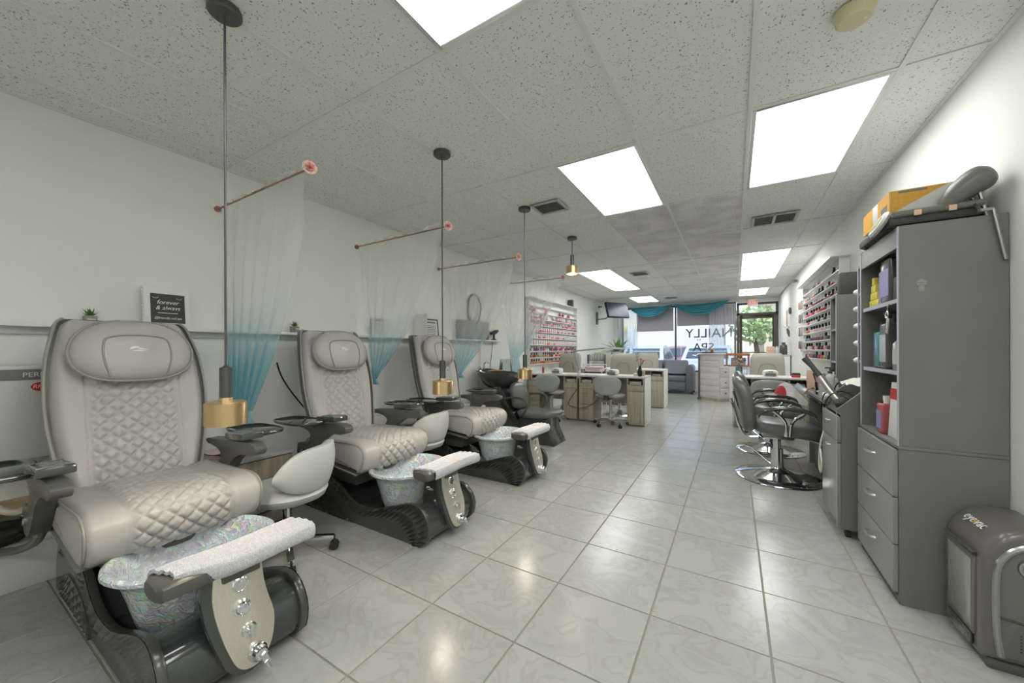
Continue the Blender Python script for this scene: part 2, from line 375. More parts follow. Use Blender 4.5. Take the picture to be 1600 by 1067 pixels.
LIGHTS = {(2,-3):'',(4,-3):'',(4,-1):'',(2,-1):'dim',(2,1):'',(4,1):'',(4,4):'',(4,5):'',(4,7):'',(0,4):'',(0,5):'',(0,7):''}  # first three are unseen panels, added to brighten the near wall and cabinet
def ceiling():
    root = MB().box(XL-.1, XR+.1, YB-.1, YF+.1, ZC+.03, ZC+.12).build('ceiling', 'white_paint'); struct(root)
    xs = [XL]+[GX0+k*GXS for k in range(-1, 6)]+[XR]; ys = [YB]+[GY0+n*GYS for n in range(-3, 9)]+[YF]
    cache = {}; b = .011
    stained = {(3,2),(3,3),(3,4),(3,5),(2,3),(2,4),(2,2),(2,5),(3,6),(2,6)}
    for i in range(len(xs)-1):
        for j in range(len(ys)-1):
            if (i-2, j-4) in LIGHTS: continue
            w, h = xs[i+1]-xs[i], ys[j+1]-ys[j]; st = (i-2, j-4) in stained; key = (round(w,3), round(h,3), st)
            if key not in cache: cache[key] = MB().box(-w/2+.004, w/2-.004, -h/2+.004, h/2-.004, 0, .02).mesh('ceiling_tile', 'ceiling_stained' if st else 'ceiling_fibre', smooth=0)
            link('ceiling_tile', cache[key], root, ((xs[i]+xs[i+1])/2, (ys[j]+ys[j+1])/2, ZC+.003))
    for x in xs[1:-1]: MB().box(x-b, x+b, YB, YF, ZC-.004, ZC+.0025).build('grid_bar', 'grid_white', root, smooth=0)
    for y in ys[1:-1]: MB().box(XL, XR, y-b, y+b, ZC-.0035, ZC+.0025).build('grid_bar', 'grid_white', root, smooth=0)
    for x0, x1 in ((XL, XL+.02), (XR-.02, XR)): MB().box(x0, x1, YB, YF, ZC-.004, ZC+.0025).build('wall_angle', 'grid_white', root, smooth=0)
ceiling()
struct(MB().box(XL-.12, XL, YB-.1, YF+.1, -.05, ZC+.1).build('wall_left', 'wall_paint'))
struct(MB().box(XR, XR+.12, YB-.1, YF+.1, -.05, ZC+.1).build('wall_right', 'wall_paint'))
struct(MB().box(XL-.12, XR+.12, YB-.12, YB, -.05, ZC+.1).build('wall_rear', 'wall_paint'))

LN = {(2,-3):'added unseen ceiling light panel at the rear of the salon, left of the pair',(4,-3):'added unseen ceiling light panel at the rear of the salon, by the right wall',(4,-1):'ceiling light panel beside the smoke detector, right of the nearest panel',
 (2,-1):'dim ceiling light panel directly above the nearest pedicure chair',(2,1):'lit ceiling light panel left of the largest light panel, over the middle aisle',
 (4,1):'largest lit ceiling light panel, nearest the right wall and black cabinet',(4,4):'first of the two joined ceiling light panels on the right, nearer the camera',
 (4,5):'second of the two joined ceiling light panels on the right, farther away',(4,7):'ceiling light panel just in front of the EXIT sign',
 (0,4):'first of the two joined ceiling light panels on the left, nearer the camera',(0,5):'second of the two joined ceiling light panels on the left, farther away',
 (0,7):'farthest ceiling light panel on the left, near the teal valance'}
for (i, j), kind in LIGHTS.items():
    cx, cy = GX0+(i+.5)*GXS, GY0+(j+.5)*GYS
    t = thing('ceiling_light', LN[(i,j)], 'ceiling light', (cx, cy, ZC), group='fluorescent ceiling light panels')
    w, h = GXS/2-.012, GYS/2-.012; f = MB()
    for a in ((-w,-w+.022,-h,h),(w-.022,w,-h,h),(-w+.022,w-.022,-h,-h+.022),(-w+.022,w-.022,h-.022,h)): f.box(*a, -.006, .01)
    f.build('frame', 'grid_white', t, bevel=.002, seg=1)
    MB().box(-w+.02, w-.02, -h+.02, h-.02, 0, .006).build('diffuser', 'diffuser_dim' if kind else 'diffuser', t, smooth=0)
# ------------------------------------------------------------------ pedicure chairs
RIB_UP = [(-.73,.19),(-.68,.275),(-.59,.325),(-.49,.328),(-.407,.305),(-.292,.273),(-.192,.231),(-.096,.167),(.015,.138),(.189,.148),(.398,.218),(.50,.248),(.575,.247),(.635,.205),(.668,.135),(.652,.05),(.60,.004)]
RIB_LO = [(-.61,.16),(-.59,.20),(-.555,.235),(-.48,.258),(-.407,.25),(-.292,.215),(-.212,.175),(-.134,.13),(-.04,.085),(.068,.072),(.189,.088),(.30,.105),(.39,.10),(.44,.075),(.48,.04),(.51,.012),(.535,.004)]
def facets(m, up_, lo_, y, out, na, nb, h=.011):
    U = curve([(a,y,b) for a,b in up_], na+1); L = curve([(a,y,b) for a,b in lo_], na+1)
    P = [[U[i].lerp(L[i], j/nb) for j in range(nb+1)] for i in range(na+1)]
    for i in range(na):
        for j in range(nb):
            a, b, c, d = P[i][j], P[i+1][j], P[i+1][j+1], P[i][j+1]
            q = (a+b+c+d)/4+Vector((0, out*h, 0)); e = (a+b)/2 if (i+j) % 2 else (c+d)/2
            m.add([a,b,c,d,q], [(0,1,4),(1,2,4),(2,3,4),(3,0,4)])
def quilt(u, v, s):
    """Height of diamond quilting at surface point (u, v) with diamond size s."""
    a = (u+v)/s; b = (u-v)/s
    fa = abs(a-math.floor(a)-.5)*2; fb = abs(b-math.floor(b)-.5)*2
    d = 1-max(fa, fb)
    return 1-(1-min(1, d*1.5))**2.4
def seat_mesh():
    prof = curve([(-.50,0,.46),(-.50,0,.535),(-.46,0,.562),(-.30,0,.57),(-.12,0,.575),(.02,0,.582),(.10,0,.575),(.155,0,.54),(.165,0,.48),(.145,0,.42),(.115,0,.385),(.09,0,.38)], 160)
    N = []
    for i in range(160):
        d = (prof[min(i+1,159)]-prof[max(i-1,0)]).normalized(); N.append(Vector((-d.z,0,d.x)))
    cum = [0]
    for i in range(1,160): cum.append(cum[-1]+(prof[i]-prof[i-1]).length)
    HW = .305
    def fn(s, t):
        i = min(159, round(s*159)); y = (t*2-1); yy = math.copysign(1-(1-abs(y))**1.25, y)*HW
        e = max(0, abs(yy)-(HW-.035))/.035; p = prof[i]-N[i]*(.03*e*e)
        if abs(yy) < .17 and i > 8:
            p = p+N[i]*(.013*quilt(cum[i], yy+.5, .066)*min(1,(.17-abs(yy))/.022)-.004)
        elif abs(abs(yy)-.178) < .009: p = p-N[i]*.005
        return (p.x, yy, p.z)
    m = MB(); m.grid(fn, 159, 130)
    # sides and underside
    for sgn in (-1, 1):
        ring = [fn(i/159, 0 if sgn < 0 else 1) for i in range(160)]
        m.add(ring, [tuple(range(160))])
    m.add([(-.50,-HW,.43),(.09,-HW,.37),(.09,HW,.37),(-.50,HW,.43)], [(0,1,2,3)])
    return m, prof, N
BK = [(-.40,.50),(-.425,.60),(-.455,.72),(-.485,.86),(-.515,1.0),(-.555,1.14),(-.60,1.26),(-.635,1.335),(-.65,1.36)]
BW = [.235,.262,.283,.299,.302,.292,.270,.250,.225]
def back_at(t):
    p = curve([(a,0,b) for a,b in BK], 41); w = curve([(b,0,0) for b in BW], 41); k = min(40, max(0, round(t*40))); return p[k], w[k].x
def back_mesh():
    P = curve([(a,0,b) for a,b in BK], 201); Wd = curve([(b,0,0) for b in BW], 201)
    def fn(s, t):
        i = min(200, round(s*200)); p = P[i]; w = Wd[i].x; y = t*2-1; yy = math.copysign(1-(1-abs(y))**1.2, y)*w
        d = (P[min(i+1,200)]-P[max(i-1,0)]).normalized(); nrm = Vector((d.z,0,-d.x))
        e = abs(yy)/w
        off = .012*(e**2) if e < .8 else .0077-.075*((e-.8)/.2)**2
        if abs(yy) < .165 and s < .72: off += .013*quilt(p.z*1.0, yy+.5, .066)*min(1,(.165-abs(yy))/.022)-.004
        elif abs(abs(yy)-.172) < .008 and s < .75: off -= .006
        if s > .93: off -= .05*((s-.93)/.07)**2
        q = p+nrm*off
        return (q.x, yy, q.z)
    m = MB(); m.grid(fn, 200, 120)
    # rear of the cushion
    m.grid(lambda s, t: ((P[min(200,round(s*200))].x-.05), (t*2-1)*Wd[min(200,round(s*200))].x*.99, P[min(200,round(s*200))].z-.012), 20, 6)
    for t in (0,1):
        a = [fn(k/20, t) for k in range(21)]; b = [(P[k*10].x-.05, (t*2-1)*Wd[k*10].x*.99, P[k*10].z-.012) for k in range(21)]
        m.loft([a,b], False, False)
    a = [fn(1, k/20) for k in range(21)]; b = [(P[200].x-.05, (k/10-1)*Wd[200].x*.99, P[200].z-.012) for k in range(21)]; m.loft([a,b], False, False)
    return m
def wavy_panel(sc=1, dy=0, dz=0):
    pts = [(-.055,.405),(-.062,.34),(-.056,.27),(-.037,.18),(-.012,.10),(.012,.066),(.045,.055),(.078,.064),(.107,.10),(.122,.15),(.126,.205),(.112,.27),(.102,.33),(.099,.405)]
    c = curve([(a,b,0) for a,b in pts], 40); cy, cz = .03, .24
    return [(cy+(p.x-cy)*sc+dy, cz+(p.y-cz)*(1+(sc-1)*.4)+dz) for p in c]
def emblem(m, f, s):
    """Small winged emblem: three swooping strokes; f maps (a, b) to a point."""
    for poly in ([(-1,0),(-.75,.45),(-.1,.5),(.2,.2),(-.2,.25),(-.55,.12)], [(-.35,.05),(.25,.22),(1.05,.05),(.4,.05)], [(-.95,-.15),(0,-.06),(1,-.12),(0,-.24)]):
        m.add([f(a*s, b*s) for a, b in poly], [tuple(range(len(poly)))])
def pedicure_chair(label, loc):
    t = thing('pedicure_chair', label, 'pedicure chair', loc, 0, 'pedicure spa chairs along the left wall')
    HB = .235
    sil = [(-.76,0),(-.755,.10)]+RIB_UP+[(.55,0)]
    sil = [(p.x,p.z) for p in curve([(a,0,b) for a,b in sil], 60)]
    for s in (-1,1):
        y0, y1 = (s*HB, s*(HB-.03))
        pl = MB().prism(sil, 'y', min(y0,y1), max(y0,y1)).build('side_panel', 'base_plastic', t, bevel=.006, seg=2)
        m = MB(); facets(m, RIB_UP[1:], RIB_LO[1:], s*(HB+.001), s, 32, 2, .012)
        facets(m, [(-.63,.07),(-.56,.12),(-.50,.145),(-.418,.148),(-.293,.13),(-.212,.10),(-.116,.04),(-.085,.012)], [(-.63,.015),(-.56,.012),(-.50,.01),(-.418,.008),(-.293,.006),(-.212,.006),(-.13,.006),(-.09,.006)], s*(HB+.001), s, 12, 3, .012)
        m.build('faceted_trim', 'facet_plastic', pl, smooth=0)
    body = [(-.66,0),(-.65,.20),(-.54,.27),(-.45,.27),(-.38,.255),(-.292,.225),(-.192,.18),(-.096,.125),(.015,.10),(.189,.11),(.35,.165),(.45,.21),(.53,.23),(.60,.205),(.645,.135),(.635,.05),(.585,.006)]
    MB().prism([(p.x,p.z) for p in curve([(a,0,b) for a,b in body],50)], 'y', -HB+.028, HB-.028).build('base_body', 'black_gloss', t)
    # seat mechanism
    MB().box(-.46,-.06,-.19,.19,.24,.40).box(-.40,.02,-.235,.235,.385,.42).box(-.1,.06,-.12,.12,.33,.40).build('seat_mechanism', 'black_plastic', t, bevel=.01)
    # basin
    prof = [(.02,.118),(.60,.118),(.66,.128),(.70,.16),(.77,.24),(.85,.315),(.92,.345),(1.0,.356),(1.035,.366),(1.03,.378),(.98,.385),(.92,.378),(.86,.35),(.80,.28),(.72,.19),(.60,.155),(.02,.15)]
    MB().lathe([(a*.25,b) for a,b in prof], (.265,0,.012), 40, 1, 1.08).build('basin', 'crackle_glass', t)
    # control tower and footrest
    tw = MB(); tw.prism([(.43,.10),(.47,.25),(.50,.40),(.59,.40),(.605,.30),(.63,.16),(.62,.08)], 'y', -.085, .07); tower = tw.build('control_tower', 'black_gloss', t, bevel=.015)
    e = MB(); emblem(e, lambda a,b: (.54+a, -.0865, .30+b), .032); e.build('emblem', 'white_ink', tower, smooth=0)
    tilt = Matrix.Translation((.698,0,0)) @ Matrix.Rotation(-.17,4,'Y')
    b = MB(); b.M = tilt @ Matrix.Translation((0,-.028,0)); b.prism(wavy_panel(1.16,-.014), 'x', -.03, .004); b.build('panel_back', 'black_gloss', t, bevel=.004)
    b = MB(); b.M = tilt @ Matrix.Translation((0,-.028,0)); b.prism(wavy_panel(), 'x', .0, .010); pan = b.build('control_panel', 'brushed_panel', t, bevel=.002)
    def knob(y, z, prof_):
        k = MB(); k.M = tilt @ Matrix.Translation((.010,y-.028,z)) @ Matrix.Rotation(PI/2,4,'Y'); k.lathe(prof_, n=20); return k
    knob(.022,.352,[(.026,0),(.027,.004),(.022,.007),(.021,.004),(.012,.004),(.011,.007),(.001,.007)]).build('air_button','chrome',pan)
    knob(.022,.272,[(.028,0),(.029,.005),(.022,.009),(.020,.006),(.015,.012),(.001,.013)]).build('jet_button','chrome',pan)
    k = knob(.040,.186,[(.026,0),(.024,.006),(.013,.009),(.012,.022),(.001,.024)]); k.box(-.02,.02,-.006,.006,.012,.028); k.build('diverter_knob','chrome',pan)
    k = knob(.058,.098,[(.031,0),(.031,.012),(.024,.02),(.023,.034),(.018,.042),(.001,.044)]); k.obox((.022,.008,.04),(.055,.02,.012),(0,.2,.4)); k.cyl((.03,.01,.04),(.058,.02,.044),.008,.006,8); k.build('tap_handle','chrome',pan)
    f = MB(); n = 14
    def padring(y, k): return [Vector((.60+.072*k*math.copysign(abs(math.cos(2*PI*i/n))**.6,math.cos(2*PI*i/n)), y, .432+.03*k*math.copysign(abs(math.sin(2*PI*i/n))**.6,math.sin(2*PI*i/n)))) for i in range(n)]
    f.loft([padring(-.235,.75),padring(-.222,1)]+[padring(-.222+.444*i/8,1) for i in range(1,9)]+[padring(.235,.75)])
    pad = f.build('footrest', 'black_plastic', t)
    MB().box(.545,.655,-.06,.06,.375,.41).build('footrest_bracket', 'black_plastic', pad, bevel=.006)
    # seat
    sm, prof, N = seat_mesh(); st = sm.build('seat', 'leather', t, smooth=60)
    for s in (-1,1):
        MB().tube([(p.x-N[i+8].x*.012, s*.296, p.z-N[i+8].z*.012) for i,p in enumerate(prof[8:-2])], .006, 6).build('piping', 'leather_piping', st)
    # backrest
    bk = back_mesh().build('backrest', 'leather', t, smooth=60)
    P = curve([(a,0,b) for a,b in BK], 41); Wd = curve([(b,0,0) for b in BW], 41)
    for s in (-1,1): MB().tube([(P[i].x-.016, s*(Wd[i].x-.001), P[i].z) for i in range(2,41)], .007, 6).build('piping', 'leather_piping', bk)
    sh = MB(); rings = []
    for i in range(0,41,2):
        w = Wd[i].x*1.0; x, z = P[i].x, P[i].z; bulge = .05*math.sin(PI*i/40)
        rings.append([Vector((x-.028,-w-.004,z)),Vector((x-.06,-w-.002,z)),Vector((x-.15-bulge*.6,-w*.75,z)),Vector((x-.16-bulge,0,z)),Vector((x-.15-bulge*.6,w*.75,z)),Vector((x-.06,w+.002,z)),Vector((x-.028,w+.004,z)),Vector((x-.045,0,z))])
    sh.loft(rings).build('back_shell', 'black_plastic', t)
    # headrest pillow
    h = MB(); nh = 36; HC = Vector((-.505,0,1.197)); lean = math.atan2(.33-.09, 1)*1.25
    R = Matrix.Translation(HC) @ Matrix.Rotation(-lean,4,'Y')
    def outline(k):
        o = []
        for i in range(nh):
            a = 2*PI*i/nh; y = .232*math.copysign(abs(math.cos(a))**.72, math.cos(a)); z = math.copysign(abs(math.sin(a))**.85, math.sin(a))
            z = z*.165 if z > 0 else z*.155
            w = 1-.10*max(0, z/.165)
            o.append((y*k*w, z*k))
        return o
    layers = [(-.055,.90),(-.035,1.0),(-.005,1.0),(.018,.93),(.033,.80),(.042,.6),(.047,.3),(.048,.02)]
    h.M = R; h.loft([[Vector((x,a,b)) for a,b in outline(k)] for x,k in layers]); hd = h.build('headrest', 'leather', t, smooth=50)
    q = MB(); q.M = R; q.tube([(-.006,a*1.012,b*1.012) for a,b in outline(1)], .007, 6, True); q.build('piping', 'leather_piping', hd)
    q = MB(); q.M = R; arch = curve([(.029,-.105,-.140),(.0425,-.125,-.06),(.0445,-.125,.02),(.0455,-.10,.062),(.049,0,.074),(.0455,.10,.062),(.0445,.125,.02),(.0425,.125,-.06),(.029,.105,-.140)], 40); q.tube(arch, .0045, 6)
    q.tube(curve([(.038,-.10,.065),(.026,-.12,.11),(.0,-.14,.15)],8), .003, 5); q.tube(curve([(.038,.10,.065),(.026,.12,.11),(.0,.14,.15)],8), .003, 5); q.build('seam', 'leather_piping', hd)
    q = MB(); q.M = R; emblem(q, lambda a,b: (.0505,a,b-.005), .036); q.build('emblem', 'white_ink', hd, smooth=0)
    # arms with swivel trays
    for s in (-1,1):
        ya, yb = sorted((s*.305, s*.365))
        prof = curve([(-.50,0,.47),(-.47,0,.42),(-.40,0,.405),(-.33,0,.44),(-.26,0,.52),(-.20,0,.585),(-.10,0,.635),(.02,0,.645),(.06,0,.665),(.06,0,.695),(.0,0,.71),(-.18,0,.70),(-.36,0,.69),(-.50,0,.68),(-.525,0,.665),(-.50,0,.65),(-.43,0,.645),(-.36,0,.63),(-.33,0,.60),(-.37,0,.545),(-.44,0,.54),(-.49,0,.53)], 56)
        ar = MB().prism([(p.x,p.z) for p in prof], 'y', ya, yb).build('armrest', 'black_plastic', t, bevel=.008)
        MB().cyl((-.42,s*.363,.475),(-.42,s*.375,.475),.022,n=14).build('pivot_bolt','chrome',ar)
        o = []
        for i in range(28):
            a = 2*PI*i/28; o.append((-.29+.19*math.copysign(abs(math.cos(a))**.55,math.cos(a))*(1-.12*math.sin(a)), s*(.47+.105*math.copysign(abs(math.sin(a))**.6,math.sin(a)))))
        tr = MB().prism(o, 'z', .715, .728).build('tray', 'black_gloss', t, bevel=.004)
        MB().tube([(a,b,.729) for a,b in o], .0035, 6, True).build('tray_rim','black_gloss',tr)
        MB().cyl((-.27,s*.43,.685),(-.27,s*.43,.716),.03,n=14).box(-.30,-.24,min(s*.36,s*.43),max(s*.36,s*.43),.685,.70).build('tray_hinge','black_plastic',tr)
        rm = MB().obox((-.12,s*.335,.735),(.20,.105,.034),(0,-.06,0)).build('control_pad','black_gloss',ar,bevel=.006)
        q = MB()
        for k in range(3): q.obox((-.175+k*.05,s*.335,.7535+(k-1)*.003),(.034,.06,.003),(0,-.06,0))
        q.build('keypad','grey_ink',rm)
        q = MB().tube([(-.205,s*.335-.045,.747),(-.035,s*.335-.045,.758),(-.035,s*.335+.045,.758),(-.205,s*.335+.045,.747)],.003,5,True); q.build('keypad_frame','silver',rm)
    return t
CH = [(-2.19,.645,0),(-2.23,1.86,0),(-2.23,3.04,0)]
chair0 = pedicure_chair('nearest beige quilted pedicure chair, beside the water heater at left', CH[0])
dup(chair0, CH[1], 0, 'middle beige quilted pedicure chair, between the two grey stools')
dup(chair0, CH[2], 0, 'farthest beige quilted pedicure chair, next to the shampoo unit')
# towels folded over the footrests
def foot_towel(label, loc, seed, slip=0):
    rnd = random.Random(seed); m = MB(); w = .20
    ph = [rnd.uniform(0,6) for _ in range(4)]
    def fn(u, v):
        y = lerp(-w, w+.045, u); a = lerp(-1, 1, v)
        # cross section: over the pad, hanging a little on both long sides
        if abs(a) < .62: x = .60+a/.62*.079; z = .468+.006*math.cos(a*2.4)
        else:
            k = (abs(a)-.62)/.38; x = .60+math.copysign(.079+.008*math.sin(k*PI), a); z = .468-(.005+.052*k)
        y += .012*a+.01*math.sin(3*a+ph[0])
        z += .003*math.sin(22*a+ph[1])+.003*math.sin(16*y+ph[2])
        if u < .3 and slip: x -= slip*(.3-u)/.3*max(0,a)*.5
        return (x, y, z)
    m.grid(fn, 40, 30)
    top = list(m.v); m.grid(lambda u,v: (lambda p: (p[0]+(.60-p[0])*.07, p[1], p[2]-.012 if abs(lerp(-1,1,v))<.62 else p[2]))(fn(u,v)), 40, 30)
    for e in ((0,None),(1,None),(None,0),(None,1)):
        A = [fn(e[0], k/30) if e[0] is not None else fn(k/30, e[1]) for k in range(31)]
        def inn(u,v): 
            p = fn(u,v); return (p[0]+(.60-p[0])*.07, p[1], p[2]-.012 if abs(lerp(-1,1,v))<.62 else p[2])
        B = [inn(e[0], k/30) if e[0] is not None else inn(k/30, e[1]) for k in range(31)]
        m.loft([A,B], False, False)
    tag(m.build('folded_towel', 'towel', None, loc, smooth=60), label, 'towel', 'towels on the footrests')
foot_towel('white towel draped over the footrest of the nearest pedicure chair', CH[0], 1, .12)
foot_towel('white towel laid on the footrest of the middle pedicure chair', CH[1], 2)
foot_towel('white towel laid on the footrest of the farthest pedicure chair', CH[2], 3)
# ------------------------------------------------------------------ left wall: ledge and what stands on it
LZ = 1.352
o = MB().box(XL, XL+.10, YB, 4.95, LZ-.022, LZ).box(XL, XL+.02, YB, 4.95, LZ-.06, LZ-.02).build('trim_1', 'white_paint', bevel=.003); struct(o)
def succulent(label, loc):
    t = thing('succulent_pot', label, 'potted plant', loc, 0, 'small succulents on the wall ledge')
    p = MB().box(-.026,.026,-.026,.026,0,.052).build('pot', 'grey_pot', t, bevel=.003)
    MB().box(.0262,.0272,-.017,.017,.028,.034).build('pot_lettering', 'white_ink', p)
    m = MB(); rnd = random.Random(3)
    for k in range(22):
        a = k*2.4; e = .35+1.0*(k/22); L = .035+.02*rnd.random()
        d = Vector((math.cos(a)*math.cos(e), math.sin(a)*math.cos(e), math.sin(e))); s = d.cross(Vector((0,0,1))).normalized()*.0055; b = Vector((0,0,.05))
        m.add([b-s, b+s, b+d*L*.6+s*.8, b+d*L+Vector((0,0,.006)), b+d*L*.6-s*.8, b+d*L*.5+Vector((0,0,-.004))], [(0,1,2,4),(2,3,4),(0,4,5),(1,5,2)])
    m.build('leaves', 'green_leaf', t, smooth=0)
    return t
s0 = succulent('small green succulent in grey pot behind the nearest pedicure chair', (XL+.055,.577,LZ))
dup(s0, (XL+.055,1.745,LZ), .4, 'small green succulent in grey pot behind the middle pedicure chair')
# lettered sign with scalloped frame leaning on the wall
t = thing('framed_sign', 'white scalloped frame with dark chalkboard lettering on the ledge', 'framed sign', (XL+.075,.92,LZ), 0)
def lean(m): m.M = Matrix.Rotation(-.10,4,'Y'); return m
m = lean(MB()); m.box(-.012,.0,-.115,.115,0,.262); m.build('frame', 'white_paint', t, bevel=.003)
m = lean(MB())
for k in range(16):
    z = .008+k*.0165
    for y in (-.117,.117): m.cyl((-.010,y,z),(-.002,y,z),.0065,n=8)
for k in range(14):
    y = -.108+k*.0166
    m.cyl((-.010,y,.263),(-.002,y,.263),.0065,n=8)
m.build('scalloped_edge', 'white_paint', t)
m = lean(MB()); m.box(0,.0015,-.085,.088,.03,.222); bd = m.build('board', 'chalkboard', t)
RT = (PI/2-.0, 0, PI/2)
for s, z, sz, sh in (('forever',.165,.040,.25),('& always',.128,.038,.25),('@friendly.nail.spa',.062,.021,.2)):
    x = .002-.10*z; text('lettering', s, sz, 'white_ink', bd, (x+.001,0,z), (PI/2+.10,0,PI/2), .0006, shear=sh, sx=.92)
m = lean(MB()); m.box(.0015,.0022,-.05,.05,.094,.098); m.build('underline', 'white_ink', bd)
for y in (-.06,.06):
    m = lean(MB()); m.tube([(.002,y+.014*math.cos(a/5*PI),.20-.008*math.sin(a/5*PI)) for a in range(6)], .0012, 5); m.build('flourish', 'white_ink', bd)
# frames farther along the ledge
def frame(label, y, w, h, col, thick=.02, rot=0, lines=6, name='picture_frame', x=XL+.055):
    t = thing(name, label, 'picture frame', (x,y,LZ), rot)
    f = MB(); f.M = Matrix.Rotation(-.10,4,'Y')
    for a in ((-w/2,-w/2+.014,0,h),(w/2-.014,w/2,0,h),(-w/2+.014,w/2-.014,0,.014),(-w/2+.014,w/2-.014,h-.014,h)): f.box(-.008,.008,a[0],a[1],a[2],a[3])
    f.build('frame', col, t, bevel=.002)
    p = MB(); p.M = Matrix.Rotation(-.10,4,'Y'); p.box(-.006,.0,-w/2+.012,w/2-.012,.012,h-.012); pp = p.build('paper', 'cloth_white', t)
    if lines:
        q = MB(); q.M = Matrix.Rotation(-.10,4,'Y'); q.box(0,.001,-w*.3,w*.3,h*.78,h*.85)
        for k in range(lines): q.box(0,.001,-w*.34,w*.34*(.8+.2*((k*7)%3)/2),h*(.16+.56*k/lines),h*(.16+.56*k/lines)+.006)
        q.build('print', 'grey_ink', pp)
    return t
frame('black framed certificate standing on the ledge beside the third chair headrest', 3.42, .25, .235, 'gunmetal')
frame('narrow white frame turned edge-on at the left of the certificate', 3.18, .16, .29, 'white_paint', rot=-.9, lines=0, x=XL+.09)
frame('small card with dark print behind the second voile curtain', 2.62, .15, .20, 'white_paint', lines=5)
t = thing('oval_mirror', 'oval mirror on the wall behind the third voile curtain', 'mirror', (XL+.012,4.35,1.80))
m = MB(); ring = [(0,.155*math.cos(a*2*PI/40),.215*math.sin(a*2*PI/40)) for a in range(40)]
m.tube(ring, .016, 8, True); m.build('frame', 'gunmetal', t)
MB().loft([[Vector((-.008,y,z)) for _,y,z in ring],[Vector((.004,y,z)) for _,y,z in ring]]).build('glass', 'white_card', t)
t = thing('wall_panel', 'wide grey padded panel on the ledge behind the third voile curtain', 'panel', (XL+.05,4.30,LZ))
MB().box(-.03,.01,-.36,.36,.0,.27).build('board', 'dark_plastic', t, bevel=.006)
MB().box(.01,.014,-.33,.33,.025,.245).build('face', 'grey_pot', t, bevel=.001)
# black clipper stand on the ledge
t = thing('clipper_stand', 'black hair clipper on stand at the far end of the ledge', 'hair clipper', (XL+.055,4.80,LZ))
m = MB().lathe([(.045,0),(.045,.012),(.02,.02),(.016,.06),(.022,.10)], n=14); m.build('stand', 'matte_black', t)
m = MB(); m.tube([(0,-.09,.10),(0,-.02,.115),(0,.06,.135),(0,.10,.15)], [.02,.03,.032,.02], 10); m.build('body', 'matte_black', t)
MB().box(-.015,.015,.09,.125,.135,.165).build('blade', 'steel', t, bevel=.002)
tag(MB().tube(curve([(XL+.03,4.80,LZ-.02),(XL+.02,4.79,1.15),(XL+.015,4.76,.98),(XL+.02,4.74,.80)],20), .004, 6).build('power_cord', 'cord_black'), 'thin black cord hanging from the ledge above the shampoo bowl', 'cord')
struct(MB().box(XL,XL+.035,4.48,4.53,0,LZ-.03).build('trim_2', 'white_paint', bevel=.004))
tag(MB().tube(curve([(XL+.02,1.62,1.10),(XL+.015,1.66,.98),(XL+.02,1.74,.84),(XL+.05,1.83,.70),(XL+.07,1.90,.62)],20), .006, 6).build('power_cord', 'cord_black'), 'black power cord dropping down the wall behind the middle chair', 'cord')

# ------------------------------------------------------------------ voile curtains on rods
def rose(m, c, ax, r):
    """Layered petals facing along ax."""
    ax = Vector(ax).normalized(); h = Vector((0,0,1)); a = ax.cross(h).normalized(); b = a.cross(ax)
    for ring, (n, rr, tilt, off) in enumerate(((6,1,.35,0),(5,.75,.75,.5),(4,.5,1.1,.2),(3,.28,1.35,.7))):
        m.cur = 0 if ring > 0 else 1
        for k in range(n):
            th = 2*PI*(k+off)/n; d = a*math.cos(th)+b*math.sin(th); s = a*-math.sin(th)+b*math.cos(th)
            base = Vector(c)+ax*.004*ring; tip = base+(d*math.cos(tilt)+ax*math.sin(tilt))*r*rr; mid = base.lerp(tip,.6)
            w = r*rr*.62; m.add([base, mid-s*w-ax*.003, mid+s*w-ax*.003, tip-s*w*.55, tip+s*w*.55, mid+ax*.006], [(0,1,5),(0,5,2),(1,3,5),(5,4,2),(3,4,5)])
    m.cur = 0
def curtain(n, y, x1, label, rlabel, tipu, seed, tw=.07):
    t = thing('curtain_rod', rlabel, 'curtain rod', (XL,y,2.245), 0, 'copper curtain rods with rose ends')
    MB().cyl((0,0,0),(x1-XL,0,0),.006,n=8).build('rod', 'copper', t)
    MB().cyl((0,0,0),(.012,0,0),.022,n=12).build('wall_flange', 'copper', t)
    m = MB(); rose(m, (x1-XL+.002,0,0), (1,-.35,.1), .042); m.build('rose_finial', ['pink_rose','rose_pale'], t, smooth=0)
    rnd = random.Random(seed); ph = rnd.uniform(0,6)
    xt0, xt1 = .03, x1-XL-.07
    tip = at(*tipu, y=y); tx, tz = tip.x-XL, tip.z-2.245
    def fn(u, v):
        # u across the width, v from rod down to the tie point
        xtop = lerp(xt0, xt1, u); g = v**(1+.75*u); gath = lerp(xtop, tx+(u-.5)*tw, g)
        z = lerp(.01, tz, v)
        amp = .028*(.35+.65*min(1,v*3))*(1-.72*v*(.07/max(tw,.07))**.3)
        amp *= .12+.88*min(1,v*4); yy = .009+amp*math.sin(u*2*PI*6+ph+.8*math.sin(3*v))+amp*.22*math.sin(u*2*PI*13+2*ph)
        pass
        return (gath, yy, z)
    m = MB(); m.grid(fn, 120, 36)
    # ruffled heading above the rod and the tail below the tie
    m.grid(lambda u,v: (lerp(xt0,xt1,u), .01*v*math.sin(u*2*PI*8+ph)+.010, v*(.02+.035*max(0,math.sin(u*9+ph))*u)), 60, 3)
    def tail(u,v):
        w = tw+.05*v; return (tx+(u-.5)*w+.02*v, .03*math.sin(u*2*PI*3+ph)*(.4+.6*v), tz-v*TAIL)
    TAIL = (.10,.05,.05,.26)[n]
    m.grid(tail, 24, 6)
    c = m.build('voile_curtain', 'ombre_voile', None, (XL,y,2.245), smooth=180)
    tag(c, label, 'curtain', 'white to teal ombre voile curtains')
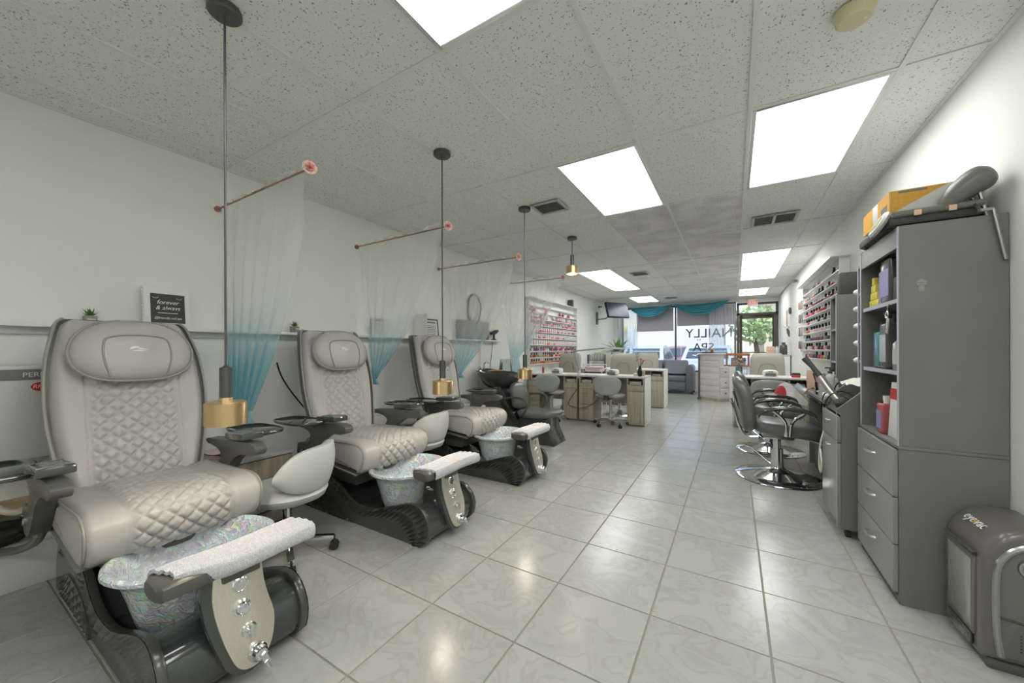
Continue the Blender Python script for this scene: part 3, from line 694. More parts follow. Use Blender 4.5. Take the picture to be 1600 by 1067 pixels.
curtain(0, 1.219, -2.09, 'nearest ombre voile curtain, tied back behind the nearest pedicure chair', 'copper rod with rose end holding the nearest voile curtain', (372,640), 1, .30)
curtain(1, 2.392, -2.075, 'second voile curtain, its teal tip beside the middle chair headrest', 'copper rod with rose end above the middle pedicure chair', (584,592), 2, .06)
curtain(2, 3.60, -2.085, 'third voile curtain, hanging in front of the oval mirror', 'copper rod with rose end above the third pedicure chair', (717,584), 3, .06)
curtain(3, 4.98, -2.14, 'fourth and farthest voile curtain, above the shampoo bowl', 'copper rod with rose end above the shampoo bowl', (803,558), 4, .16)

# ------------------------------------------------------------------ pendant lamps
def pendant(label, loc, drop):
    t = thing('pendant_lamp', label, 'pendant lamp', loc, 0, 'brass pendant lamps')
    MB().lathe([(.001,0),(.056,0),(.058,-.006),(.058,-.022),(.052,-.028),(.001,-.028)], n=28).build('canopy', 'gunmetal', t)
    zt = -drop+.225
    MB().cyl((0,0,-.028),(0,0,zt),.0045,n=8).build('cord', 'gunmetal', t)
    MB().lathe([(.004,zt+.012),(.01,zt+.004),(.021,zt),(.021,zt-.13),(.001,zt-.13)], n=20).build('socket_tube', 'gunmetal', t)
    b = -drop
    MB().lathe([(.022,b+.107),(.024,b+.094),(.064,b+.092),(.069,b+.087),(.069,b),(.067,b),(.067,b+.085),(.062,b+.089),(.024,b+.090),(.022,b+.107)], n=36, caps=False).build('shade', 'brass', t)
    MB().ball((0,0,b+.04), .03, 12, 8).build('bulb', 'bulb_glow', t)
    ld = bpy.data.lights.new('pendant_light', 'POINT'); ld.energy = PENDANT_W; ld.color = (1,.92,.80); ld.shadow_soft_size = .03
    lo = link('lamp_light', ld, t, (0,0,b+.002))
    return t
PENDANT_W = 4.5
mat('bulb_glow', (255,244,220), .5, emit=((255,236,200), 9))
PN = [(-1.728,.67,'nearest brass pendant lamp, hanging over the nearest pedicure chair',1.648),(-1.712,1.924,'brass pendant lamp hanging in front of the third chair headrest',1.655),
      (-1.712,3.088,'brass pendant lamp hanging beside the shampoo bowl',1.63),(-1.67,4.194,'short brass pendant lamp hanging just below the ceiling',.44)]
for x, y, lb, d in PN: pendant(lb, (x,y,ZC), d)

# ------------------------------------------------------------------ rolling stools
def stool(name, label, loc, rz, lm, seat_z=.42, group='grey rolling stools', back=True):
    t = thing(name, label, 'stool', loc, rz, group)
    R = .208
    def sf(u, v):
        a = u*2*PI; r = v*R; z = seat_z+.012*math.cos(min(1,v)*PI/2)-.035*max(0,v-.86)/.14+.003*quilt(r*math.cos(a), r*math.sin(a), .06)*(v < .8)
        return (r*math.cos(a)*1.05, r*math.sin(a), z)
    m = MB().grid(sf, 36, 14, wrapu=True); m.lathe([(R*1.0,seat_z-.035),(R*.93,seat_z-.07),(R*.6,seat_z-.10),(.03,seat_z-.11)], n=36, sx=1.05); m.build('seat', lm, t, smooth=60)
    if back:
        # low shell back wrapping round +x
        def bf(th, k, d):
            q = (th/1.3)**2; zz = lerp(seat_z-.01+.07*q*q, seat_z+.235-.125*q*q, k); r = R*(.98+.12*k)+d+.02*math.sin(k*PI)
            return (r*math.cos(th), r*math.sin(th)*1.02, zz)
        m = MB(); T = 1.3; nu, nv = 28, 8
        o = [[bf(lerp(-T,T,i/nu), j/nv, .016) for j in range(nv+1)] for i in range(nu+1)]; q = [[bf(lerp(-T,T,i/nu), j/nv, -.022) for j in range(nv+1)] for i in range(nu+1)]
        rings = []
        for i in range(nu+1): rings.append([Vector(p) for p in o[i]]+[Vector(p) for p in reversed(q[i])])
        m.loft(rings); m.build('backrest', lm, t, bevel=.012, seg=2, smooth=60)
    MB().cyl((0,0,.10),(0,0,seat_z-.10),.024,.024,14).cyl((0,0,.20),(0,0,seat_z-.09),.015,n=10).build('gas_post', 'chrome', t)
    m = MB()
    for k in range(5):
        a = 2*PI*k/5+.3; m.obox((.125*math.cos(a),.125*math.sin(a),.088),(.25,.034,.022),(0,.09,a))
    m.cyl((0,0,.07),(0,0,.125),.034,n=14); m.build('star_base', 'chrome', t, bevel=.004)
    for k in range(5):
        a = 2*PI*k/5+.3; x, y = .25*math.cos(a), .25*math.sin(a); w = MB(); s = Vector((-math.sin(a),math.cos(a),0)); c = Vector((x,y,.026))
        for e in (-1,1): w.cyl(c+s*.004*e, c+s*.02*e, .026, n=12)
        w.cyl((x,y,.03),(x,y,.085),.006,n=6); w.build('caster', 'rubber', t)
    return t
stool0 = stool('rolling_stool', 'grey quilted rolling stool between the nearest and middle pedicure chairs', (-2.24,1.17,0), .55, 'stool_leather')
dup(stool0, (-2.42,2.42,0), .15, 'grey rolling stool mostly hidden behind the middle pedicure chair seat')

# ------------------------------------------------------------------ drawer cabinets between the chairs
def side_cabinet(label, loc):
    t = thing('drawer_cabinet', label, 'cabinet', loc, 0, 'wood grain drawer cabinets between pedicure chairs')
    MB().box(-.50,-.02,-.215,.215,.02,.475).build('body', 'grey_wood', t, bevel=.002)
    MB().box(-.505,.005,-.22,.22,.475,.497).build('top', 'cloth_white', t, bevel=.003)
    for z0, z1 in ((.245,.468),(.03,.238)):
        d = MB().box(-.02,0,-.208,.208,z0,z1).build('drawer', 'grey_wood', t, bevel=.002)
        MB().box(.012,.020,-.06,.06,z0+.085,z0+.095).box(0,.014,-.056,-.048,z0+.086,z0+.094).box(0,.014,.048,.056,z0+.086,z0+.094).build('handle', 'matte_black', d)
    return t
cab0 = side_cabinet('grey wood drawer cabinet behind the stool near the first chair', (-2.70,1.24,0))
dup(cab0, (-2.72,2.44,0), 0, 'grey wood drawer cabinet glimpsed behind the middle chair armrest')
dup(cab0, (-2.72,3.64,0), 0, 'grey wood drawer cabinet glimpsed between the third chair and shampoo unit')
m = MB()
def pf(u,v):
    return (lerp(-.12,.12,u), lerp(-.10,.10,v), .03+.006*math.sin(9*u)+.005*math.sin(7*v+2))
m.grid(pf, 16, 14); m.box(-.118,.118,-.098,.098,0,.024)
tag(m.build('folded_cloth', 'pink_cloth', None, (-2.92,1.13,.498), (0,0,.3), smooth=60), 'pale pink folded cloth on the cabinet beside the nearest chair', 'cloth')

# ------------------------------------------------------------------ water heater and plumbing at the left edge
t = thing('water_heater', 'grey water heater with red oval badge behind the nearest chair', 'water heater', (XL+.01,.06,.655))
def arc(w, d, n=14): return [(d*math.cos(a)+.10, w*math.sin(a)) for a in [lerp(-PI/2,PI/2,i/n) for i in range(n+1)]]
pl = [(0,-.42)]+[(.17+.05*math.cos(lerp(-PI/2,PI/2,i/12)), .42*math.sin(lerp(-PI/2,PI/2,i/12))) for i in range(13)]+[(0,.42)]
MB().prism(pl, 'z', 0, .40).build('tank', 'tank_grey', t, bevel=.004)
MB().prism([(x*1.005,y*1.004) for x,y in pl], 'z', .40, .452).build('band', 'tank_band', t)
MB().prism([(x*1.01,y*1.006) for x,y in pl], 'z', .452, .468).build('lid', 'white_plastic', t, bevel=.003)
for y in (.06,.34):
    MB().box(.02,.16,y-.012,.012+y,-.045,0).box(.14,.175,y-.022,y+.022,-.05,-.03).build('bracket', 'vent_metal', t, bevel=.003)
ta = text('lettering', 'PERFORMANCE', .034, 'white_ink', t, (.221,.375,.425), (PI/2,0,PI/2+.10), .001)
m = MB().lathe([(.001,0),(.042,0),(.042,.004),(.001,.004)], n=28, sx=1, sy=.55); bdg = m.build('badge', 'red', t, (.222,.325,.365), (PI/2,0,PI/2+.10))
text('badge_lettering', 'Rheem', .026, 'white_ink', bdg, (0,0,.0045), (0,0,0), .0006, shear=.2)
o = struct(MB().box(XL, XL+.19, YB, .55, 0, .20).box(XL, XL+.195, YB, .55, .19, .21).build('trim_3', 'white_paint', bevel=.004))
def hose(label, pts, r, mm): tag(MB().tube(curve(pts, 40), r, 8).build('water_hose', mm), label, 'hose', 'plumbing hoses')
hose('pale braided hose looping down below the water heater', [(-3.10,.30,.62),(-3.06,.34,.55),(-3.0,.35,.47),(-2.98,.31,.42),(-3.02,.26,.43),(-3.08,.2,.5)], .016, 'hose_grey')
hose('second pale hose bending beside the chair arm', [(-3.12,.36,.62),(-3.02,.39,.52),(-2.95,.38,.43),(-2.9,.37,.40),(-2.82,.36,.42)], .014, 'hose_grey')
hose('thick grey drain hose running low from the nearest chair arm', [(-2.72,.345,.42),(-2.74,.34,.36),(-2.82,.33,.30),(-2.95,.3,.245),(-3.05,.22,.225),(-3.1,.0,.222)], .018, 'dark_plastic')
tag(MB().box(-3.25,-3.10,-.5,.42,.40,.425).box(-3.25,-3.22,-.5,.42,.34,.40).box(-3.16,-3.13,.36,.40,.21,.40).build('wooden_shelf_board', 'rust_wood', bevel=.003), 'stained wooden board under the water heater', 'board')
m = MB()
def bf(u,v):
    a = 2*PI*u; p = PI*v; k = 1+.14*math.sin(5*a)*math.sin(3*p)+.1*math.sin(3*a+4*p)
    return (.07*k*math.sin(p)*math.cos(a), .16*k*math.sin(p)*math.sin(a), .062+.06*k*math.cos(p) if v < .8 else .0+max(0,.012*math.cos(p)+.012))
m.grid(bf, 30, 14, wrapu=True)
tag(m.build('plastic_bag', 'bag_black', None, (-3.17,.20,.212), smooth=60), 'crumpled black plastic bag under the wooden board at left', 'bag')
m = MB(); m.grid(lambda u,v:(lerp(-.05,.05,u), lerp(-.09,.09,v)+.02*u, .002+.02*math.sin(3*u+2*v)**2), 10, 10)
tag(m.build('crumpled_paper', 'cloth_white', None, (-3.14,.45,.212), smooth=60), 'crumpled white paper beside the black bag', 'paper')

# ------------------------------------------------------------------ shampoo unit
SY = 4.36
t = thing('shampoo_unit', 'black backwash shampoo unit with reclining chair past the third pedicure chair', 'shampoo chair', (-2.9,SY,0))
m = MB(); pr = [(.02,.66),(.10,.665),(.18,.70),(.25,.78),(.285,.86),(.295,.885),(.285,.89),(.265,.87),(.22,.79),(.15,.735),(.02,.72)]
rings = []
for r, z in pr:
    rings.append([Vector((.02+r*1.12*math.cos(a)*(1+.12*math.cos(a)), r*.92*math.sin(a), z+(.045*max(0,-math.cos(a))-.06*max(0,math.cos(a))**3)*(r/.29)**2)) for a in [2*PI*i/36 for i in range(36)]])
m.loft(rings); bw = m.build('wash_bowl', 'black_gloss', t)
MB().tube(curve([(-.22,.05,.90),(-.23,.05,.98),(-.20,.05,1.02),(-.14,.05,1.01)],12), .010, 8).build('tap', 'chrome', t)
MB().cyl((-.26,-.05,.90),(-.26,-.05,.955),.016,n=10).cyl((-.27,-.05,.95),(-.20,-.06,.965),.007,n=6).build('tap_lever', 'chrome', t)
m = MB().prism([(-.28,0),(-.28,.66),(.06,.68),(.12,.62),(.24,.40),(.42,.22),(.46,.18),(.46,0)], 'y', -.17, .17); m.build('pedestal', 'black_plastic', t, bevel=.012)
for y in (-.2,.17): MB().prism([(.10,.70),(.16,.62),(.27,.40),(.45,.21),(.52,.19),(.55,.24),(.48,.27),(.36,.42),(.25,.62),(.20,.71)], 'y', y, y+.03).build('side_rail', 'black_gloss', t, bevel=.008)
m = MB(); N = 20
m.grid(lambda u,v: (lerp(.20,.46,u)+.015*math.sin(v*PI), lerp(-.15,.15,v), lerp(.68,.22,u)+.02*math.sin(u*PI)), 10, 6); m.build('glossy_slope', 'black_gloss', t)
def cushion(f, w, n=18):
    m = MB(); rings = []
    for i in range(n+1):
        u = i/n; c, nrm, hw, th = f(u); r = []
        for k in range(20):
            a = 2*PI*k/20; ca, sa = math.cos(a), math.sin(a)
            r.append(c+Vector((0,hw*math.copysign(abs(ca)**.5,ca),0))+nrm*th*math.copysign(abs(sa)**.6,sa))
        rings.append(r)
    return m.loft(rings)
def backf(u):
    c = Vector((lerp(.43,.34,u)+.02*math.sin(u*PI), 0, lerp(.40,.76,u))); e = max(.25,(1-abs(2*u-1)**4)**.5); return c, Vector((.97,0,.24)), .215*e*(1-.12*u), .055*e
cushion(backf, .2).build('chair_back', 'black_leather', t, smooth=60)
def seatf(u):
    c = Vector((lerp(.42,1.0,u), 0, .375-.02*math.sin(u*PI)+.012*u)); e = max(.3,(1-abs(2*u-1)**5)**.5); return c, Vector((0,0,1)), .24*e, .05*e
cushion(seatf, .24).build('chair_seat', 'black_leather', t, smooth=60)
m = MB().prism([(.44,0),(1.0,0),(.95,.10),(.90,.20),(.89,.325),(.50,.325)], 'y', -.19, .19); m.build('chair_base', 'black_gloss', t, bevel=.01)
for s in (-1,1):
    MB().tube(curve([(.30,s*.23,.55),(.42,s*.27,.58),(.58,s*.285,.585),(.66,s*.285,.55),(.665,s*.28,.47),(.60,s*.27,.38),(.54,s*.25,.35)],30), .016, 8).build('arm_loop', 'black_plastic', t)
# things in and behind the bowl
m = MB(); rnd = random.Random(4)
m.grid(lambda u,v: ((.09+.025*math.sin(7*u*2*PI)*v)*math.cos(2*PI*u)*(1.1-.35*v), (.13+.02*math.sin(5*u*2*PI))*math.sin(2*PI*u)*(1.1-.3*v), .26*v), 30, 8, wrapu=True)
tag(m.build('plastic_bag', 'clear_plastic', None, (-2.98,SY+.42,.80), smooth=60), 'clear plastic bag standing behind the shampoo bowl', 'bag')
tag(MB().box(-.20,-.02,-.2,.2,0,.80).build('wall_shelf_box', 'white_plastic', None, (-2.98,SY+.42,0), bevel=.008), 'white stand behind the shampoo bowl carrying the clear bag', 'stand')
tag(MB().tube([(-2.95,SY-.12,.905),(-2.88,SY-.02,.915),(-2.80,SY+.07,.905)], [.008,.012,.010], 8).build('hair_brush', 'copper'), 'reddish brush lying across the shampoo bowl rim', 'brush')
# black cart behind the third pedicure chair armrest is the unit's hose box
# ------------------------------------------------------------------ nail polish racks
PC = [(200,60,70),(214,120,130),(170,40,60),(120,60,80),(226,180,170),(190,140,120),(90,70,90),(210,160,80),(120,140,150),(150,160,110),(206,196,194),(70,60,66),(204,90,60),(160,110,150)]
for i, c in enumerate(PC): mat('polish_%d' % i, c, .15, coat=.3)
def polish(kind, i):
    m = MB()
    if kind == 'bottle':
        m.lathe([(.001,0),(.022,0),(.025,.004),(.025,.038),(.016,.048),(.001,.048)], n=8); m.cur = 1; m.lathe([(.012,.048),(.013,.052),(.011,.090),(.001,.091)], n=8)
        return m.mesh('polish_bottle', ['polish_%d' % i, 'black_ink' if i % 3 else 'white_plastic'])
    if kind == 'duo':
        m.box(-.017,.017,-.030,.030,0,.05); m.cur = 1; m.cyl((0,-.015,.05),(0,-.015,.082),.010,n=8); m.cyl((0,.015,.05),(0,.015,.082),.010,n=8)
        return m.mesh('polish_bottle', ['polish_%d' % i, 'pack_white' if i % 2 else 'dark_plastic'])
    m.box(-.016,.016,-.036,.036,0,.034); m.cur = 1; m.box(-.016,.0165,-.036,.036,.034,.085)
    return m.mesh('polish_box', ['polish_%d' % i, 'pack_white'])
CN = ['red','pink','dark red','plum','pale pink','tan','purple','gold','grey blue','olive','white','black','orange','mauve']
def nth(k): return 'first' if k == 1 else '%d%s' % (k, {1:'st',2:'nd',3:'rd'}.get(k % 10 if k not in (11,12,13) else 0, 'th'))
ORD = ['bottom','second','third','fourth','fifth','sixth','seventh','eighth','ninth','top']
def rack(side, y0, y1, z0, n, step, label, rows, seed, sub, ret):
    rnd = random.Random(seed); s = 1 if side == 'left' else -1; xw = XL if side == 'left' else XR
    t = thing('polish_rack', label, 'shelf rack', (xw,(y0+y1)/2,z0)); L = (y1-y0)/2; D = .085*s
    a, b = sorted((0.001*s, D)); H = n*step
    MB().box(*sorted((0.001*s,.008*s)), -L, L, 0, H).build('back_board', 'white_paint', t)
    for k in range(n+1): MB().box(a, b, -L, L, k*step-.006, k*step+.006).build('shelf', 'white_plastic', t)
    for y in (-L-.012, L): MB().box(a, b, y, y+.012, -.006, H+.006).build('side_board', 'white_plastic', t)
    if ret: MB().box(*sorted((0.001*s, .16*s)), -L-.05, L+.012, H+.006, H+.018).build('top_board', 'white_plastic', t)
    for k, row in enumerate(rows):
        cnt, kind, cols, fill = row; cache = {}
        for q in range(cnt):
            if rnd.random() > fill: continue
            c = rnd.choice(cols)
            if c not in cache: cache[c] = polish(kind, c)
            o = link(cache[c].name, cache[c], None, (xw+.045*s, y0+(q+.5)/cnt*(y1-y0), z0+k*step+.0062), (0,0,0 if s > 0 else PI))
            tag(o, '%s nail polish, %s from the near end of the %s shelf, %s rack' % (CN[c], nth(q+1), ORD[k], sub), 'nail polish', 'nail polish on the %s rack, %s shelf' % (sub, ORD[k]))
A = list(range(14)); Rr = [0,2,1,4]; Wt = [10,4,10,4,1,10]
rack('left', 5.93, 8.30, .93, 10, .122, 'white wall rack of nail polish behind the left manicure desks',
     [(24,'bottle',[0,12,9,5,7,1],1),(24,'bottle',A,1),(24,'duo',[6,8,10,3,1,0],1),(24,'box',[10,0,4,10,10],1),(24,'box',[10,10,10,0],1),(24,'box',[10,10,1,2],1),(24,'duo',Wt,.95),(22,'box',[0,1,2,4],.8),(14,'duo',[0,12],.35)], 5, 'left-wall', True)
rack('right', 4.92, 7.2, 1.07, 9, .117, 'white wall rack of nail polish beside the black tower shelf',
     [(12,'bottle',[1,0,9,11,6],1),(12,'bottle',[11,4,3,6,10],1),(12,'bottle',[6,3,8,11],1),(12,'bottle',[4,12,5,10],1),(12,'bottle',[0,2,11,10],1),(12,'bottle',[1,0,4,2],1),(12,'bottle',[3,5,11,6],1),(12,'bottle',[12,8,6,11],.8),(8,'bottle',[0,11,6],.4)], 6, 'right-wall', True)
tag(MB().box(-.05,.05,-.05,.05,0,.17).box(.05,.053,-.04,.04,.02,.15).build('loudspeaker', 'gunmetal', None, (XL+.07,7.95,.93+10*.122+.019), bevel=.004), 'small dark speaker on top of the left-wall polish rack', 'speaker')
# ------------------------------------------------------------------ manicure desks
def desk(label, x0, x1, y0, depth, peds, h=.775, white_end=None, group='wood grain manicure desks'):
    """Desk whose working side (pedestals with cubby, drawers) faces -y."""
    t = thing('manicure_desk', label, 'desk', ((x0+x1)/2,y0,0), 0, group); w = (x1-x0)/2; cx = (x0+x1)/2
    MB().box(-w-.01,w+.01,-.02,depth+.02,h-.028,h).build('desk_top', 'cloth_white', t, bevel=.004)
    MB().box(-w+.02,w-.02,depth-.03,depth-.012,.28,h-.028).build('modesty_panel', 'grey_wood', t)
    for (a,b,kind) in peds:
        a -= cx; b -= cx
        p = MB(); p.box(a,a+.016,0,depth-.04,.01,h-.028).box(b-.016,b,0,depth-.04,.01,h-.028).box(a,b,depth-.055,depth-.04,.01,h-.028).box(a+.016,b-.016,.003,depth-.055,.01,.025).box(a+.016,b-.016,.003,depth-.055,.625,.64)
        ped = p.build('pedestal', 'grey_wood', t, bevel=.001, seg=1)
        MB().box(a+.03,b-.05,.05,depth-.12,.641,.69).build('cubby_tray', 'vent_metal', ped, bevel=.004)
        d = MB().box(a+.004,b-.004,-.014,.002,.545,.638).build('drawer', 'grey_wood', ped, bevel=.002)
        if kind == 'door':
            d = MB().box(a+.004,b-.004,-.014,.002,.02,.54).build('door', 'grey_wood', ped, bevel=.002)
            MB().cyl((a+.04,-.014,.36),(a+.04,-.032,.36),.009,n=10).build('knob', 'silver', d)
        else:
            for z0, z1 in ((.285,.54),(.02,.28)):
                d = MB().box(a+.004,b-.004,-.014,.002,z0,z1).build('drawer', 'grey_wood', ped, bevel=.002)
                MB().box((a+b)/2-.05,(a+b)/2+.05,-.028,-.022,(z0+z1)/2+.06,(z0+z1)/2+.068).box((a+b)/2-.05,(a+b)/2-.044,-.024,-.012,(z0+z1)/2+.06,(z0+z1)/2+.068).box((a+b)/2+.044,(a+b)/2+.05,-.024,-.012,(z0+z1)/2+.06,(z0+z1)/2+.068).build('handle', 'steel', d)
    for e in (white_end or []):
        MB().box(*((w-.002,w+.012) if e > 0 else (-w-.012,-w+.002)),0,depth,.0,h-.028).build('end_panel', 'white_paint', t, bevel=.002)
    return t
desk('front manicure desk nearest the aisle, dark vase at its right end', -2.262, -1.19, 5.96, .46, ((-2.255,-2.005,'drawers'),(-1.456,-1.198,'door')), white_end=(1,))
desk('front manicure desk against the left wall below the polish rack', -3.24, -2.285, 5.96, .46, ((-3.235,-2.99,'drawers'),(-2.535,-2.29,'door')))
desk('rear manicure desk beside the aisle, in front of the dark sofa', -2.262, -1.23, 8.04, .50, ((-2.255,-2.005,'drawers'),(-1.49,-1.24,'door')), h=.785, white_end=(1,))
desk('rear manicure desk against the left wall, beyond the polish rack', -3.24, -2.285, 8.04, .50, ((-3.235,-2.99,'drawers'),(-2.535,-2.29,'door')), h=.785)

def star(t, r=.27, m1='chrome', hub=.10):
    m = MB()
    for k in range(5):
        a = 2*PI*k/5+.5; m.obox((r/2*math.cos(a),r/2*math.sin(a),.085),(r,.036,.022),(0,.08,a))
    m.cyl((0,0,.065),(0,0,.12),.034,n=12); m.build('star_base', m1, t, bevel=.004)
    for k in range(5):
        a = 2*PI*k/5+.5; c = Vector((r*math.cos(a),r*math.sin(a),.026)); s = Vector((-math.sin(a),math.cos(a),0)); w = MB()
        for e in (-1,1): w.cyl(c+s*.004*e, c+s*.02*e, .026, n=10)
        w.cyl(c, c+Vector((0,0,.055)), .006, n=6); w.build('caster', 'rubber', t)
def tech_chair(label, loc, rz, lm='tech_leather', w=.235):
    """Low chair on casters, shell back on the -y side."""
    t = thing('technician_chair', label, 'stool', loc, rz, 'technician chairs at the manicure desks')
    def sf(u):
        c = Vector((0, lerp(-.21,.21,u), .475)); e = max(.35,(1-abs(2*u-1)**5)**.5); return c, Vector((0,0,1)), .215*e, .035*e
    m = MB(); rings = []
    for i in range(15):
        c, n_, hw, th = sf(i/14); rings.append([c+Vector((hw*math.copysign(abs(math.cos(a))**.6,math.cos(a)),0,th*math.copysign(abs(math.sin(a))**.7,math.sin(a)))) for a in [2*PI*k/16 for k in range(16)]])
    m.loft(rings); m.build('seat', lm, t, smooth=60)
    # rounded, slightly dished back shell: wide at the top, tapering down
    m = MB(); n = 32
    def ol(k): 
        o = []
        for i in range(n):
            a = 2*PI*i/n; x = w*math.copysign(abs(math.cos(a))**.62, math.cos(a)); z = .145*math.copysign(abs(math.sin(a))**.75, math.sin(a))
            x *= 1-.16*(1-(z+.145)/.29)**1.5*1.4; o.append((x*k, z*k))
        return o
    rings = [[Vector((x, -.245+d+.9*x*x, .64+z)) for x,z in ol(k)] for d,k in ((.02,.02),(.02,.7),(.016,.9),(.0,1),(-.012,1),(-.03,.92),(-.036,.7),(-.038,.02))]
    m.loft(rings); m.build('backrest', lm, t, smooth=60)
    MB().box(-.05,.05,-.25,-.02,.425,.445).box(-.035,.035,-.262,-.235,.43,.58).build('back_bracket', 'matte_black', t, bevel=.004)
    MB().cyl((0,0,.10),(0,0,.44),.022,n=12).build('gas_post', 'chrome', t)
    star(t); return t
mat('tech_leather', (166,170,166), .42, bump=(200,.08))
tc0 = tech_chair('grey technician chair at the front desk nearest the aisle', (-1.68,5.83,0), 0)
dup(tc0, (-2.70,5.83,0), .05, 'grey technician chair at the front desk by the left wall')
dup(tc0, (.42,6.25,0), 0, 'grey technician chair at the manicure desk on the right')
for ch in C.objects:
    pass
def client_chair(label, loc, rz=0, group='taupe client chairs', z1=1.13):
    """Client armchair: upholstered, facing -y."""
    t = thing('client_chair', label, 'chair', loc, rz, group)
    m = MB(); n = 14; rings = []
    for i in range(n+1):
        u = i/n; z = lerp(.44, z1, u); w = lerp(.27,.235,u)*(1 if u < .86 else (1-((u-.86)/.14)**2*.16)); y = .05+.10*u
        th = .05*(1 if u < .9 else 1-((u-.9)/.1)**2*.7)
        rings.append([Vector((w*math.copysign(abs(math.cos(a))**.4,math.cos(a)), y+th*math.copysign(abs(math.sin(a))**.6,math.sin(a))-(.008*quilt(z,w*math.cos(a)+.5,.11) if math.sin(a) < -.3 and abs(math.cos(a)) < .75 and .25 < u < .8 else 0), z)) for a in [2*PI*k/28 for k in range(28)]])
    m.loft(rings); bk = m.build('backrest', 'taupe_leather', t, smooth=50)
    MB().tube(curve([(-.13,.045,.80),(-.11,.055,.90),(-.06,.068,.945),(0,.072,.955),(.06,.068,.945),(.11,.055,.90),(.13,.045,.80)],24), .006, 6).build('arch_seam', 'leather_piping', bk)
    m = MB(); rings = []
    for i in range(13):
        u = i/12; y = lerp(.06,-.36,u); e = max(.4,(1-abs(2*u-1)**6)**.5)
        rings.append([Vector((.25*e*math.copysign(abs(math.cos(a))**.5,math.cos(a)), y, .43+.06*e*math.copysign(abs(math.sin(a))**.7,math.sin(a)))) for a in [2*PI*k/18 for k in range(18)]])
    m.loft(rings); m.build('seat', 'taupe_leather', t, smooth=60)
    for s in (-1,1):
        m = MB().tube(curve([(s*.27,.03,.55),(s*.285,-.08,.66),(s*.29,-.22,.67),(s*.285,-.31,.64),(s*.28,-.33,.52),(s*.25,-.30,.42)],22), .022, 8); m.build('armrest', 'taupe_leather', t)
    MB().cyl((0,-.18,.10),(0,-.18,.38),.03,n=12).build('post', 'chrome', t)
    MB().lathe([(.001,0),(.27,0),(.27,.012),(.10,.04),(.04,.10),(.001,.10)], (0,-.18,0), 28).build('round_base', 'chrome', t)
    return t
cc0 = client_chair('taupe client chair behind the front desk nearest the aisle', (-1.80,7.0,0))
dup(cc0, (-2.90,7.0,0), -.12, 'taupe client chair in front of the left-wall polish rack')
dup(cc0, (-1.765,9.1,0), 0, 'taupe client chair at the rear desk beside the sofa')
dup(cc0, (-2.88,9.1,0), 0, 'taupe client chair at the rear desk below the potted plant')
dup(cc0, (.49,7.56,0), 0, 'taupe client chair with arched seam at the right manicure desk')

# ------------------------------------------------------------------ things on the desks
def uv_lamp(label, loc, rz=0):
    t = thing('nail_lamp', label, 'nail lamp', loc, rz, 'white nail curing lamps')
    m = MB(); rings = []
    for i in range(9):
        u = i/8; y = lerp(-.09,.09,u); e = (1-abs(2*u-1)**4*.25)
        rings.append([Vector((.10*e*math.copysign(abs(math.cos(a))**.55,math.cos(a)), y, .05+.05*e*math.copysign(abs(math.sin(a))**.7,math.sin(a)))) for a in [2*PI*k/20 for k in range(20)]])
    m.loft(rings); m.build('housing', 'white_plastic', t, smooth=50)
    MB().box(-.065,.065,-.092,-.088,.015,.055).build('hand_opening', 'grey_ink', t, bevel=.002)
    MB().box(-.03,.03,-.091,-.084,.066,.082).build('display', 'dark_plastic', t)
    return t
u0 = uv_lamp('white nail lamp on the front desk nearest the aisle', (-1.735,6.14,.776))
dup(u0, (-2.73,6.12,.776), .1, 'white nail lamp on the front desk by the left wall')
dup(u0, (.48,6.92,.781), 0, 'white nail lamp on the right manicure desk')
def vase(label, loc, vm, fm):
    t = thing('flower_vase', label, 'vase', loc); rnd = random.Random(label)
    MB().lathe([(.001,0),(.030,0),(.034,.02),(.036,.08),(.026,.12),(.018,.15),(.021,.165),(.017,.165),(.014,.14),(.001,.13)], n=16).build('vase', vm, t)
    for k in range(5):
        a = k*1.3; d = Vector((.045*math.cos(a),.045*math.sin(a),.10+.03*(k%3)))
        s = MB().tube([Vector((0,0,.12)),Vector((0,0,.15))+d*.5,Vector((0,0,.13))+d], .0025, 5).build('stem', 'green_leaf', t)
        m = MB(); rose(m, Vector((0,0,.13))+d, d, .026); m.build('bloom', [fm,'rose_pale'], s, smooth=0)
    return t
vase('dark vase with pink flowers at the right end of the front desk', (-1.27,6.02,.776), 'tv_black', 'red')
vase('teal vase with pink flowers at the left end of the right desk', (.06,6.80,.781), 'teal_glass', 'red')
def bottle(label, loc, h, r, bm_, cm, cat='bottle', pump=False, group=None, name='bottle', lab=None):
    t = thing(name, label, cat, loc, 0, group)
    b = MB().lathe([(.001,0),(r*.94,0),(r,h*.04),(r,h*.68),(r*.8,h*.76),(r*.42,h*.80),(r*.42,h*.84),(.001,h*.84)], n=16).build('body', bm_, t)
    if lab: MB().lathe([(r*1.015,h*.15),(r*1.015,h*.55)], n=16, caps=False).build('label', lab, b)
    c = MB().lathe([(r*.5,h*.82),(r*.5,h*.93),(.001,h*.94)] if not pump else [(r*.5,h*.82),(r*.5,h*.88),(r*.15,h*.89),(r*.15,h*.98),(.001,h*.99)], n=12)
    if pump: c.obox((-r*.4,0,h*.985),(r*1.2,r*.35,h*.04))
    c.build('pump' if pump else 'cap', cm, t); return t
bottle('small peach bottle beside the dark vase on the front desk', (-1.235,6.12,.776), .11, .022, 'peach', 'white_plastic')
bottle('small white jar left of the dark vase on the front desk', (-1.35,6.08,.776), .06, .03, 'white_plastic', 'white_plastic', 'jar', name='jar')
bottle('pink lotion bottle on the front desk by the left wall', (-3.0,6.1,.776), .14, .022, 'purple_red', 'white_plastic')
bottle('black spray bottle on the rear desk in front of the sofa chair', (-2.12,8.2,.786), .24, .024, 'bottle_black', 'bottle_black')
